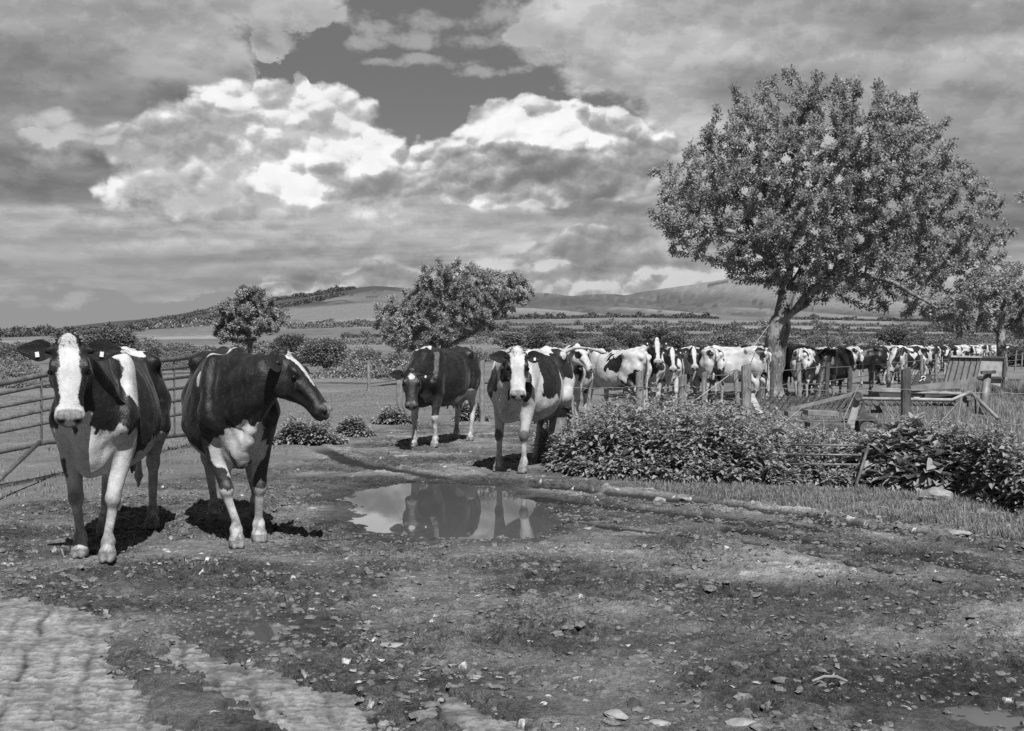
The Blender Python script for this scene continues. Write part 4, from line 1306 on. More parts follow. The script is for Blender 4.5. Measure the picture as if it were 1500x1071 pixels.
def make_tree(name, label, cat, base, trunk, limbs, env, nattr, step, infl, kill, leaf, nleaf, trunk_r, seed, mat=None, group=None, r_tip=0.007, tipr=None, expo=2.35, dead=0):
    rng = np.random.default_rng(seed)
    nodes, par, kids = grow_tree(trunk, limbs, env, nattr, step, infl, kill, rng)
    mb, r = tree_meshes(nodes, par, kids, r_tip, expo, trunk_r)
    root = empty(name, base); tag(root, label, cat, group)
    off = np.array(base)
    mb.v = [v - off for v in mb.v]
    tr = mb.build('trunk', MAT_BARK, root, True)
    # root flare and knobbly bark displaced for the thick part
    me = tr.data; co = np.zeros(len(me.vertices) * 3, np.float32); me.vertices.foreach_get('co', co); co = co.reshape(-1, 3)
    nz = vnoise3(co + 50, 3.0, 9)[:, None] * 0.05 * trunk_r / 0.3
    low = np.clip(1 - co[:, 2] / 0.5, 0, 1)[:, None] ** 2
    c0 = np.array(trunk[0]) - off
    rad = co - np.array([c0[0], c0[1], 0]); rad[:, 2] = 0
    near = (np.linalg.norm(rad, axis=1) < trunk_r * 1.6)[:, None]
    co = co + near * rad * (low * 0.55 + nz * 2.0)
    me.vertices.foreach_set('co', co.astype(np.float32).ravel())
    # leaves around thin twigs
    thin = np.where((r < r_tip * 3.2) & (par >= 0))[0]
    thin = thin[[i for i in range(len(thin)) if thin[i] >= len(trunk)]]
    wgt = np.array([1.6 if not kids[i] else 1.0 for i in thin]); wgt /= wgt.sum()
    pick = rng.choice(thin, nleaf, p=wgt)
    a = nodes[par[pick]]; b = nodes[pick]
    tt = rng.random(nleaf)[:, None]
    # tufts: quantise the position along the twig
    tt = (np.floor(tt * 3) + 0.5 + rng.normal(size=tt.shape) * 0.18) / 3
    d = b - a
    rad = rand_unit(nleaf, rng)
    spread = step * 0.62
    P = a + d * tt + rad * (rng.random(nleaf)[:, None] ** 1.4) * spread
    dirn = rad + 0.7 * d / (np.linalg.norm(d, axis=1)[:, None]) + np.array([0, 0, -0.15])
    nm = np.array([0.05, -0.25, 1.0]) + rand_unit(nleaf, rng) * 0.75
    L = leaf[0] * rng.uniform(0.65, 1.25, nleaf); W = leaf[1] * rng.uniform(0.7, 1.2, nleaf)
    tw = rng.random(len(nodes)) * 0.55
    tn = np.clip(tw[pick] + rng.random(nleaf) * 0.5, 0, 1)
    lm = leaves_mesh('crown', P - off, dirn, nm, L, W, mat or MAT_LEAF, rng, tone=tn)
    link('crown', lm, root)
    return root

def bush_mesh(rng, r, nl, leaf, mat, lobes=7, core=True):
    """uneven crown of leaf clumps filling several lobes; base at z=0"""
    r = np.array(r, float)
    C = [(0, 0, r[2] * 0.95, 0.80)]
    for i in range(lobes):
        a = rng.uniform(0, 2 * math.pi); e = rng.uniform(0.0, 1.0)
        C.append((math.cos(a) * r[0] * 0.55 * (1.1 - e * 0.5), math.sin(a) * r[1] * 0.55 * (1.1 - e * 0.5), r[2] * (0.55 + e * 0.95), rng.uniform(0.30, 0.56)))
    C = np.array(C)
    w = C[:, 3] ** 2; pick = rng.choice(len(C), nl, p=w / w.sum())
    u = rand_unit(nl, rng)
    rad = rng.uniform(0.45, 1.0, nl) ** 0.6
    lump = 1 + 0.22 * vnoise3(u * 1.0 + C[pick, :3], 2.6 / r.max() * 2, 4)
    P = C[pick, :3] + u * (C[pick, 3] * rad * lump)[:, None] * r
    keep = P[:, 2] > 0.02
    P = P[keep]; u = u[keep]; n = len(P)
    dirn = u + rand_unit(n, rng) * 0.8
    nm = u * 0.6 + rand_unit(n, rng) * 0.7 + np.array([0, -0.1, 0.6])
    return leaves_mesh('bush_crown', P, dirn, nm, leaf * rng.uniform(0.6, 1.3, n), leaf * 0.62 * rng.uniform(0.6, 1.2, n), mat, rng)

def bush_wood(rng, r, n=6):
    mb = MB()
    for i in range(n):
        a = rng.uniform(0, 6.28); k = rng.uniform(0.3, 0.75)
        p = [(0.06 * r[0] * math.cos(a), 0.06 * r[1] * math.sin(a), -0.05)]
        for q in (0.35, 0.7, 1.0):
            p.append((math.cos(a) * r[0] * k * q + rng.normal() * 0.03 * r[0], math.sin(a) * r[1] * k * q + rng.normal() * 0.03 * r[0], r[2] * 1.35 * q))
        mb.tube(p, [0.05 * r[0], 0.035 * r[0], 0.022 * r[0], 0.01 * r[0]], 5)
    return mb

_bush_protos = {}
def bush(px, py_base, d, w_px, h_px, label, mat, seed, nl=1500, leafpx=4.0, group=None, name='bush', cat='bush', copy_of=None):
    """a bush standing on the ground at distance d"""
    x = (px - 750) / FPX * d
    z0 = float(terrain_far(np.array([x]), np.array([float(d)]))[0])
    if d < 60: z0 = ground_z(x, d)
    s = d / FPX
    r = (w_px * s / 2, w_px * s / 2 * 0.85, h_px * s / 2.05)
    key = (mat.name, seed % 3, nl)
    if key not in _bush_protos:
        rng = np.random.default_rng(seed % 3 + 100)
        _bush_protos[key] = (bush_mesh(rng, (1, 1, 1), nl, 1.5 * leafpx / 60.0, mat), bush_wood(rng, (1, 1, 1)))
        _bush_protos[key] = (_bush_protos[key][0], mesh_np('bush_stems', np.concatenate(_bush_protos[key][1].v), [np.array(f) for f in _bush_protos[key][1].f.values() if f], MAT_TWIG))
    root = empty(name, (x, d, z0 - 0.02), (seed * 1.7) % 6.28)
    root.scale = (r[0], r[0], r[2])
    tag(root, label, cat, group)
    link('crown', _bush_protos[key][0], root)
    link('trunk', _bush_protos[key][1], root)
    return root

# ---- the big apple tree by the fence
D0 = 29.4; S0 = D0 / FPX
def tp(px, py, dy=0.0):
    return ((px - 750) / FPX * (D0 + dy), D0 + dy, CAMZ + (HOR - py) / FPX * (D0 + dy))
bx = tp(1128, 590)[0]
make_tree('apple_tree', 'large spreading apple tree in leaf with speckled trunk beside the lane fence', 'tree', (bx, D0, 0),
          [(bx, D0, -0.1), tp(1130, 560), tp(1134, 520), tp(1142, 475), tp(1152, 432)],
          [(4, [tp(1158, 390), tp(1162, 340, 0.3), tp(1150, 280, 0.5), tp(1165, 220, 0.3)]),
           (4, [tp(1120, 375, -0.8), tp(1075, 340, -1.2), tp(1030, 330, -1.4)]),
           (3, [tp(1180, 432, -0.5), tp(1215, 405, -0.9), tp(1265, 403, -1.2), tp(1320, 420, -1.5), tp(1370, 450, -1.6)]),
           (3, [tp(1185, 440, 0.6), tp(1240, 380, 1.2), tp(1300, 330, 1.6), tp(1350, 300, 1.8)]),
           (4, [tp(1190, 370, 0.6), tp(1230, 300, 0.4), tp(1260, 230, 0.2)]),
           (4, [tp(1130, 370, 1.2), tp(1090, 310, 2.0), tp(1060, 270, 2.2)])],
          [((tp(1200, 0)[0], D0, tp(0, 285)[2]), (3.9, 2.7, 2.75)), ((tp(1090, 0)[0], D0, tp(0, 300)[2]), (2.45, 2.0, 1.75)),
           ((tp(1320, 0)[0], D0, tp(0, 345)[2]), (2.75, 2.1, 2.1)), ((tp(1375, 0)[0], D0 - .5, tp(0, 405)[2]), (1.75, 1.6, 1.3)),
           ((tp(1170, 0)[0], D0, tp(0, 175)[2]), (2.1, 1.6, 1.25)), ((tp(1260, 0)[0], D0, tp(0, 195)[2]), (2.0, 1.6, 1.30)),
           ((tp(1030, 0)[0], D0 - .6, tp(0, 325)[2]), (1.45, 1.3, 1.25))],
          5600, 0.19, 1.0, 0.31, (0.084, 0.050), 150000, 0.29, 5)

# ---- the smaller apple tree across the paddock
D0 = 42.0
bx = tp(658, 560)[0]
make_tree('apple_tree', 'lopsided apple tree across the paddock with one limb reaching right', 'tree', (bx, D0, 0),
          [(bx, D0, -0.1), tp(655, 530), tp(652, 505)],
          [(2, [tp(648, 470), tp(640, 430, .5)]), (2, [tp(690, 490, -.3), tp(728, 464, -.5), tp(748, 436, -.5), tp(762, 405, -.4)]), (2, [tp(610, 470, -.5), tp(585, 450, -.6)])],
          [((tp(655, 0)[0], D0, tp(0, 428)[2]), (2.05, 1.8, 1.35)), ((tp(598, 0)[0], D0, tp(0, 470)[2]), (1.35, 1.5, 1.25)), ((tp(752, 0)[0], D0 - .4, tp(0, 430)[2]), (0.85, 0.9, 0.80)),
           ((tp(690, 0)[0], D0, tp(0, 450)[2]), (1.3, 1.5, 1.2)), ((tp(620, 0)[0], D0, tp(0, 490)[2]), (1.6, 1.5, .8))],
          2400, 0.19, 0.95, 0.32, (0.095, 0.056), 52000, 0.17, 15)

# ---- the young ash left of it
D0 = 60.0
bx = tp(366, 545)[0]
make_tree('ash_tree', 'small upright leafy tree standing beyond the metal gate', 'tree', (bx, D0, 0),
          [(bx, D0, -0.1), tp(366, 515), tp(367, 490)],
          [(2, [tp(368, 450), tp(370, 430)]), (2, [tp(345, 470), tp(335, 455)]), (2, [tp(390, 468), tp(400, 455)])],
          [((tp(366, 0)[0], D0, tp(0, 464)[2]), (2.05, 1.9, 1.15)), ((tp(368, 0)[0], D0, tp(0, 438)[2]), (1.05, 1.0, 0.75)), ((tp(350, 0)[0], D0, tp(0, 485)[2]), (1.5, 1.5, .8))],
          800, 0.24, 1.1, 0.36, (0.125, 0.075), 27000, 0.13, 25, MAT_LEAF2)

# ---- trees at the right edge
D0 = 46.0
bx = tp(1467, 560)[0]
make_tree('apple_tree', 'darker apple tree at the right edge behind the far end of the herd', 'tree', (bx, D0, 0),
          [(bx, D0, -0.1), tp(1467, 520), tp(1466, 490)],
          [(2, [tp(1470, 450), tp(1478, 420)]), (2, [tp(1430, 465), tp(1400, 460)]), (2, [tp(1500, 460), tp(1530, 450)])],
          [((tp(1478, 0)[0], D0, tp(0, 430)[2]), (2.0, 2.0, 1.5)), ((tp(1420, 0)[0], D0, tp(0, 462)[2]), (1.5, 1.6, 1.0)), ((tp(1530, 0)[0], D0, tp(0, 450)[2]), (1.9, 1.8, 1.6))],
          1300, 0.23, 1.1, 0.36, (0.105, 0.062), 34000, 0.18, 35)
D0 = 30.5
bx = tp(1660, 590)[0]
make_tree('apple_tree', 'apple branch reaching into the picture at the far right above the dark tree', 'tree', (bx, D0, 0),
          [(bx, D0, -0.1), tp(1660, 520), tp(1655, 440)],
          [(2, [tp(1600, 350), tp(1540, 300), tp(1500, 286), tp(1488, 288)]), (2, [tp(1680, 350)])],
          [((tp(1630, 0)[0], D0, tp(0, 300)[2]), (2.0, 2.0, 1.7)), ((tp(1520, 0)[0], D0, tp(0, 288)[2]), (0.62, 0.5, 0.35))],
          650, 0.24, 1.1, 0.36, (0.10, 0.06), 14000, 0.25, 45)

# ---- bushes and hedge trees standing across the valley floor, nearest first
BUSHES = [
 # px, d, width px, height px, mat, name, label
 (163, 75, 92, 62, MAT_BUSHD, 'bush', 'round dark bush behind the left cow, beyond the gate'),
 (218, 82, 80, 42, MAT_BUSH, 'bush', 'low pale scrub bush right of the round dark bush'),
 (262, 78, 62, 40, MAT_BUSH, 'bush', 'low scrub bush between the dark bush and the young ash'),
 (478, 68, 86, 50, MAT_BUSH, 'bush', 'broad grey bush behind the head of the second cow'),
 (535, 62, 58, 44, MAT_BUSHP, 'hawthorn', 'flowering hawthorn beside the lopsided apple tree'),
 (425, 90, 60, 50, MAT_BUSHD, 'bush', 'dark bush between the young ash and the second cow'),
 (590, 56, 60, 38, MAT_BUSH, 'bush', 'bush under the left side of the lopsided apple tree'),
 (345, 58, 70, 40, MAT_BUSH, 'bush', 'rounded bush at the foot of the young ash'),
 (790, 190, 50, 34, MAT_BUSHD, 'bush', 'dark round bush above the back of the white faced cow'),
 (812, 150, 34, 22, MAT_BUSHP, 'hawthorn', 'pale flowering hawthorn right of the lopsided apple tree'),
 (850, 170, 40, 22, MAT_BUSH, 'bush', 'low bush above the cow looking right'),
 (885, 185, 44, 26, MAT_BUSH, 'bush', 'low wide bush above the patchy rump'),
 (985, 150, 48, 34, MAT_BUSHD, 'bush', 'dark bush right of the cow with its head held high'),
 (1068, 130, 62, 44, MAT_BUSH, 'bush', 'tall grey bush left of the big apple trunk'),
 (1024, 160, 40, 26, MAT_BUSH, 'bush', 'small bush above the line of cow faces'),
 (925, 200, 40, 26, MAT_BUSHD, 'bush', 'dark bush left of the cow with its head held high'),
 (1160, 210, 30, 14, MAT_BUSHD, 'bush', 'very low dark bush just right of the apple trunk'),
 (1285, 110, 38, 34, MAT_BUSHP, 'hawthorn', 'pale flowering hawthorn rising behind the herd'),
 (1222, 120, 24, 32, MAT_BUSH, 'bush', 'thin grey bush above the grazing dark cow'),
 (1350, 105, 62, 44, MAT_BUSHD, 'bush', 'dark bush above the middle of the far herd'),
 (1385, 92, 70, 46, MAT_BUSH, 'bush', 'leafy bush left of the dark apple tree'),
 (1430, 82, 60, 34, MAT_BUSHD, 'bush', 'dark low bush under the dark apple tree'),
 (1500, 78, 70, 40, MAT_BUSHD, 'bush', 'dark bush at the very right edge of the picture'),
 (1195, 260, 30, 20, MAT_BUSHP, 'hawthorn', 'first of the pale hawthorns right of the apple trunk'),
 (1216, 262, 26, 18, MAT_BUSHP, 'hawthorn', 'second of the pale hawthorns right of the apple trunk'),
 (1248, 258, 28, 20, MAT_BUSHP, 'hawthorn', 'third of the pale hawthorns right of the apple trunk'),
 (900, 290, 44, 24, MAT_BUSHD, 'bush', 'dark hedge bush farther off above the patchy rump'),
 (745, 230, 60, 26, MAT_BUSH, 'bush', 'hedge bush under the right limb of the lopsided apple tree'),
 (830, 330, 50, 22, MAT_BUSHD, 'bush', 'dark hedge bush in the valley left of centre'),
 (1310, 230, 60, 34, MAT_BUSHD, 'bush', 'dark clump under the right limb of the big apple tree'),
 (960, 340, 60, 22, MAT_BUSHD, 'bush', 'far dark hedge bush in the middle of the valley'),
 (20, 95, 70, 34, MAT_BUSH, 'bush', 'low scrub bush at the left edge beyond the gate'),
 (90, 105, 60, 28, MAT_BUSHD, 'bush', 'low dark bush behind the ears of the left cow'),
]
for i, (px, d, w, h, mt, nm, lb) in enumerate(BUSHES):
    bush(px, 0, d, w, h, lb, mt, i, 5200 if d < 110 else 2600, 4.6 if d < 110 else 6.0, 'bushes in the valley', nm, 'bush')

# ---- hedgerows and far woods: one mass per line, built of leaf clumps
def hedgerow(name, pts, h, w, dens, leaf, mat, seed, var=0.5):
    rng = np.random.default_rng(seed)
    P = []; U = []
    for (px0, d0), (px1, d1) in zip(pts[:-1], pts[1:]):
        a = np.array([(px0 - 750) / FPX * d0, d0]); b = np.array([(px1 - 750) / FPX * d1, d1])
        L = np.linalg.norm(b - a); n = int(L * dens * (2.2 if d0 > 80 else 1.3))
        t = rng.random(n)
        c = a + (b - a) * t[:, None]
        s = t * L
        cw = h * 1.9; cell = np.floor(s / cw + 0.35 * perlin2(s / (cw * 3), s * 0 + seed, seed)); fr = s / cw - np.floor(s / cw)
        rr_ = _hash(cell, cell * 0 + seed, 1, 9) / 65536.0
        hh = h * (0.28 + 1.15 * rr_ ** 1.4 * np.sqrt(np.clip(1 - (2 * fr - 1) ** 2, 0, 1)))
        hh = hh * (1 + 0.25 * perlin2(s / (h * 0.4), s * 0 + seed, seed + 1))
        gap = perlin2(s / (h * 9), s * 0 + seed, seed + 3) > (0.30 if h < 6 else 0.6)
        hh = np.where(gap, 0.12 * h, hh)
        th = rng.uniform(0, math.pi, n); q = rng.uniform(0.55, 1, n)
        off = np.cos(th) * w * q; zz = np.sin(th) * hh * q
        nrm = np.array([-(b - a)[1], (b - a)[0]]) / L
        xy = c + nrm * off[:, None]
        z0 = terrain_far(xy[:, 0], xy[:, 1])
        P.append(np.column_stack([xy, z0 + zz])); U.append(np.column_stack([nrm[0] * np.cos(th), nrm[1] * np.cos(th), np.sin(th)]))
    P = np.concatenate(P); U = np.concatenate(U); n = len(P)
    dirn = U + rand_unit(n, rng); nm = U * 0.7 + rand_unit(n, rng) * 0.6 + np.array([0, 0, 0.4])
    me = leaves_mesh(name, P, dirn, nm, leaf * rng.uniform(0.6, 1.3, n), leaf * 0.7 * rng.uniform(0.6, 1.2, n), mat, rng)
    o = link(name, me); tag(o, kind='stuff'); return o
HR = [('hedgerow', [(-260, 44), (0, 50), (100, 56), (290, 72)], 1.05, 1.1, 620, 0.10, MAT_BUSH, 1, 'low leafy hedge bank behind the gate at the left'),
 ('hedgerow', [(400, 95), (560, 90), (700, 100), (800, 110)], 0.95, 1.4, 190, 0.20, MAT_BUSH, 2, 'low scrub line behind the lopsided apple tree'),
 ('hedgerow', [(470, 52), (560, 50), (620, 54)], 0.75, 0.8, 500, 0.10, MAT_BUSHP, 12, 'flowering scrub between the second cow and the lopsided apple tree'),
 ('hedgerow', [(-200, 150), (200, 150), (420, 170)], 1.7, 2.5, 90, 0.42, MAT_BUSH, 3, 'scrub line in the field beyond the gate'),
 ('hedgerow', [(740, 250), (1000, 240), (1400, 230), (1700, 210)], 1.1, 2, 50, 0.4, MAT_BUSHD, 4, 'dark low hedge behind the herd'),
 ('hedgerow', [(740, 160), (900, 175), (1060, 165)], 0.7, 1.4, 60, 0.32, MAT_BUSH, 5, 'low scrub right behind the near cows of the herd'),
 ('hedgerow', [(350, 330), (700, 320), (1100, 340), (1700, 330)], 1.8, 3, 30, 0.6, MAT_BUSH, 6, 'hedge across the middle of the valley'),
 ('hedgerow', [(760, 410), (1000, 430), (1200, 400), (1500, 420)], 2.0, 3, 26, 0.8, MAT_BUSHD, 18, 'second hedge line above the herd'),
 ('hedgerow', [(500, 540), (800, 530), (1200, 560), (1700, 540)], 2.4, 4, 20, 1.0, MAT_BUSHD, 7, 'dark hedge at the far side of the valley floor'),
 ('hedgerow', [(560, 800), (900, 770), (1300, 800), (1800, 780)], 3.4, 6, 13, 1.6, MAT_BUSHD, 8, 'far hedge below the pale fields'),
 ('hedgerow', [(420, 1040), (900, 1090), (1400, 1060), (1800, 1020)], 4.4, 7, 10, 2.0, MAT_BUSH, 9, 'tree line at the foot of the down'),
 ('hedgerow', [(680, 1350), (900, 1500), (1050, 1420)], 5.5, 8, 8, 2.6, MAT_BUSHD, 10, 'copse line under the chalk down'),
 ('hedgerow', [(1130, 1500), (1300, 1420), (1800, 1350)], 5.5, 8, 8, 2.6, MAT_BUSHD, 20, 'copse line under the down to the right of the big tree'),
 ('hedgerow', [(350, 1100), (450, 1150), (620, 1200)], 5, 8, 10, 2.2, MAT_BUSHP, 13, 'pale blossoming hedge below the wooded hill'),
 ('woodland', [(-300, 900), (-60, 1000), (60, 1150), (200, 1300)], 9, 12, 14, 2.6, MAT_BUSHD, 11, 'line of distant trees on the left skyline'),
 ('woodland', [(190, 1850), (330, 2000), (420, 2250), (500, 2420)], 7, 16, 9, 4.0, MAT_BUSHD, 14, 'dark wood climbing the left shoulder of the hill'),
 ('woodland', [(200, 2100), (300, 2350), (420, 2500), (520, 2560)], 7, 20, 9, 4.0, MAT_BUSHD, 15, 'wood along the ridge of the left hill'),
 ('woodland', [(225, 1500), (270, 1550), (335, 1600)], 7, 14, 9, 3.0, MAT_BUSHP, 16, 'pale flowering wood below the left hill'),
 ('hedgerow', [(560, 660), (700, 640), (800, 630)], 3.0, 5, 22, 1.3, MAT_BUSHD, 17, 'hedge showing under the lopsided apple tree')]
for a_ in HR:
    tag(hedgerow(*a_[:8]), a_[8], 'hedge' if a_[0] == 'hedgerow' else 'woodland')

# ---- nettles: upright stems with drooping paired leaves
def nettles(name, edge_front, depth, hfn, ns, seed, leaf=(0.085, 0.05), mat=None, label=None, cat=None, kind='stuff', whorls=9):
    rng = np.random.default_rng(seed)
    ef = np.array(edge_front, float)
    seg = np.linalg.norm(np.diff(ef, axis=0), axis=1); cum = np.concatenate([[0], np.cumsum(seg)]); 
    s = rng.uniform(0, cum[-1], ns)
    bx_ = np.interp(s, cum, ef[:, 0]); by_ = np.interp(s, cum, ef[:, 1])
    dd = rng.random(ns) ** 1.25 * depth
    x = bx_ + rng.normal(size=ns) * 0.05; y = by_ + dd + 0.22 * perlin2(s / 0.5, s * 0, 4)
    hh = hfn(x, y, dd, s / cum[-1]) * (1 + 0.30 * perlin2(x / 0.5, y / 0.5, seed) + 0.15 * perlin2(x / 0.2, y / 0.2, seed + 1)) * rng.uniform(0.62, 1.16, ns)
    hh = np.maximum(hh, 0.06)
    z0 = ground_eval(x, y)[0]
    lean = rng.normal(size=(ns, 2)) * 0.12
    lean[:, 1] -= np.clip(0.25 - dd, 0, 1) * 0.9
    P = []; D = []; Nn = []; Ls = []; T = []; HB = []
    for w in range(whorls):
        f = 1 - w * (0.86 / whorls)
        hz = hh * f
        m = hz > 0.03
        cx = x + lean[:, 0] * hz * f; cy = y + lean[:, 1] * hz * f
        for q in range(4 if w < 5 else 3):
            a = rng.uniform(0, 0.7, ns) + q * math.pi / 2 + w * 0.8
            el = 0.55 - 0.13 * w + rng.normal(size=ns) * 0.3 if w < 3 else rng.normal(size=ns) * 0.3 - 0.15
            d = np.column_stack([np.cos(a) * np.cos(el), np.sin(a) * np.cos(el), np.sin(el)])
            nn = np.column_stack([-np.cos(a) * 0.35, -np.sin(a) * 0.35, np.ones(ns)]) + rng.normal(size=(ns, 3)) * 0.25
            pz = np.column_stack([cx, cy, z0 + hz])
            k = m & (rng.random(ns) < 0.93)
            P.append(pz[k] + d[k] * 0.012); D.append(d[k]); Nn.append(nn[k]); Ls.append(np.clip(0.45 + 0.16 * w, 0, 1.1)[None].repeat(k.sum()) if False else np.full(k.sum(), min(0.5 + 0.17 * w, 1.1)))
            T.append(np.clip(rng.random(k.sum()) * 0.8 + 0.2 - 0.02 * w, 0, 1))
    P = np.concatenate(P); D = np.concatenate(D); Nn = np.concatenate(Nn); Ls = np.concatenate(Ls) * rng.uniform(0.5, 1.35, len(P)); T = np.concatenate(T)
    o = link(name, leaves_mesh(name, P, D, Nn, leaf[0] * Ls, leaf[1] * Ls, mat or MAT_NETTLE, rng, 0.22, True, T))
    if kind: tag(o, kind=kind)
    if label: tag(o, label, cat)
    return o
NF = G_([(806, 672), (822, 690), (860, 700), (930, 706), (1100, 711), (1250, 716), (1320, 718), (1390, 720), (1440, 735), (1520, 756), (1640, 775)])
def nh(x, y, dd, s):
    px = 750 + FPX * x / y
    top = np.interp(px, [800, 850, 900, 960, 1060, 1110, 1170, 1285, 1320, 1400, 1500, 1700], [0.30, 0.52, 0.74, 0.80, 0.74, 0.62, 0.44, 0.44, 0.58, 0.62, 0.55, 0.55])
    return top * sstep(dd, -0.15, 0.45) * (0.86 + 0.14 * sstep(dd, 2.8, 1.0))
nettles('nettles', NF, 2.6, nh, 3600, 3, (0.086, 0.052), label='thick bank of nettles filling the ground before the near fence', cat='nettles')
# larger bramble-like leaves right of the hurdle
nettles('brambles', G_([(1282, 716), (1340, 722), (1400, 728)]), 0.55, lambda x, y, dd, s: 0.58 * sstep(dd, -0.2, 0.4) + 0 * x, 110, 8, (0.17, 0.12), label='larger drooping bramble leaves beside the fallen hurdle', cat='brambles')
# small weed patches in the yard
def weed(px, py, w, h, n, seed, label):
    x, y = gp(px, py)
    R_ = w * y / FPX / 2
    nettles('weed_clump', [(x - R_, y), (x + R_, y)], R_ * 1.1, lambda a, b, dd, s: h * np.clip(1.15 - ((a - x) / R_) ** 2, 0.25, 1) + 0 * a, n, seed, (0.085, 0.052), label=label, cat='weeds', kind=None, whorls=6)
weed(445, 652, 92, 0.34, 420, 21, 'leafy clump of weeds just right of the second cow')
weed(515, 640, 46, 0.26, 220, 22, 'small clump of weeds between the second and third cow')
weed(575, 622, 50, 0.24, 200, 23, 'low clump of weeds behind the feet of the third cow')
weed(690, 618, 40, 0.35, 160, 24, 'weeds growing behind the white faced cow')
weed(35, 560, 90, 0.30, 200, 25, 'low weeds at the left edge behind the gate')

# ---- grass
def grass(name, P, hgt, seed, nb=7, mat=None, wid=0.004, label=None):
    rng = np.random.default_rng(seed)
    n = len(P) * nb
    B = np.repeat(P, nb, 0) + np.column_stack([rng.normal(size=n) * 0.02, rng.normal(size=n) * 0.02, np.zeros(n)])
    h = np.repeat(hgt, nb) * rng.uniform(0.5, 1.2, n)
    a = rng.uniform(0, 2 * math.pi, n); le = rng.uniform(0.15, 0.9, n)
    d = np.column_stack([np.cos(a), np.sin(a), np.zeros(n)])
    s = np.column_stack([-np.sin(a), np.cos(a), np.zeros(n)]) * wid
    up = np.array([0, 0, 1.0])
    m1 = B + up * (h * 0.55)[:, None] + d * (h * le * 0.25)[:, None]
    tip = B + up * (h * (1 - 0.35 * le))[:, None] + d * (h * le * 0.8)[:, None]
    V = np.stack([B - s, B + s, m1 + s * 0.8, m1 - s * 0.8, tip], 1)
    b = np.arange(n)[:, None] * 5
    me = mesh_np(name, V.reshape(-1, 3), [b + [0, 1, 2, 3], b + [3, 2, 4]], mat or MAT_GRASS, False, dict(tone=np.repeat(rng.random(n), 5)))
    o = link(name, me); tag(o, {'verge_grass': 'short grass verge below the nettles', 'paddock_grass': 'cropped turf of the paddock', 'rough_grass': 'rank grass round the machinery and lane fence'}[name], 'grass', kind='stuff'); return o
def scatter(poly, n, rng):
    p = np.array(poly); lo = p.min(0); hi = p.max(0)
    q = rng.uniform(lo, hi, (n * 3, 2))
    k = poly_sd(q[:, 0], q[:, 1], poly) + 0.12 * fbm2(q[:, 0] / .4, q[:, 1] / .4, 2, 7) < 0
    return q[k][:n]
rg = np.random.default_rng(12)
q = scatter(VERGE, 5200, rg)
k = fbm2(q[:, 0] / 0.45, q[:, 1] / 0.3, 3, 77) > -0.14; q = q[k]
z = ground_eval(q[:, 0], q[:, 1])[0]
grass('verge_grass', np.column_stack([q, z]), np.full(len(q), 0.058) * (0.5 + 1.0 * rg.random(len(q))), 1, 8, None, 0.0028)
# paddock turf
q = scatter([(-14, 9.5), (-5.2, 9.5), (-3.2, 14), (-2.4, 23), (0.5, 23), (2.5, 40), (-22, 40)], 15000, rg)
k = fbm2(q[:, 0] / 0.9, q[:, 1] / 0.9, 3, 78) > -0.05; q = q[k]
z = ground_eval(q[:, 0], q[:, 1])[0]
grass('paddock_grass', np.column_stack([q, z]), np.full(len(q), 0.045) * (0.5 + rg.random(len(q))), 2, 5, None, 0.005)
# rank grass along the lane fence and round the machinery
q = scatter([(1.6, 15.2), (5.6, 13.2), (9.5, 12.5), (12, 20), (22, 45), (16, 45), (8.2, 27), (3.2, 20.5), (1.8, 19)], 6500, rg)
z = ground_eval(q[:, 0], q[:, 1])[0]
grass('rough_grass', np.column_stack([q, z]), (0.10 + 0.30 * rg.random(len(q)) ** 2), 3, 7, None, 0.005)
# ------------------------------------------------------------------ fences, gate, machinery
def wood_material(name, lo, hi):
    m, t, b, out = new_mat(name)
    P = t.nodes.new('ShaderNodeTexCoord').outputs['Object']
    mp = N(t, 'ShaderNodeMapping', {'Vector': P, 'Scale': (1, 1, 0.07)}).outputs[0]
    n = noise(t, mp, 60.0, 5.0, 0.7); n2 = noise(t, P, 7.0, 4.0, 0.6)
    v = SS(t, n, 0.3, 0.7, lo, hi)
    v = M(t, 'MULTIPLY', v, SS(t, n2, 0.3, 0.7, 0.65, 1.15))
    grey(t, b, v); b.inputs['Roughness'].default_value = 0.85
    bump(t, b, n, 0.8, 0.012)
    return m
MAT_WOOD = wood_material("weathered_wood", 0.10, 0.26)
MAT_WOODD = wood_material("dark_wood", 0.035, 0.10)
MAT_WIRE = simple_mat("wire", 0.25, 0.5, metal=0.3)
MAT_ROPE = simple_mat("rope", 0.36, 0.7)
MAT_GALV = simple_mat("galvanised_tube", 0.12, 0.5, 9.0, 0.4, 0.15, 0.004, metal=0.25)
MAT_RUST = simple_mat("rusty_steel", 0.075, 0.75, 14.0, 0.55, 0.5, 0.006)
MAT_PAINTD = simple_mat("dark_paint", 0.06, 0.5, 8.0, 0.4, 0.2, 0.004)
MAT_PAINTM = simple_mat("grey_paint", 0.16, 0.55, 9.0, 0.3, 0.2, 0.004)
MAT_PAINTL = simple_mat("pale_paint", 0.27, 0.6, 9.0, 0.3, 0.2, 0.004)
MAT_WHITE = simple_mat("white_decal", 0.75, 0.5)
MAT_RUBBER = simple_mat("rubber", 0.03, 0.8, 20.0, 0.3, 0.4, 0.005)

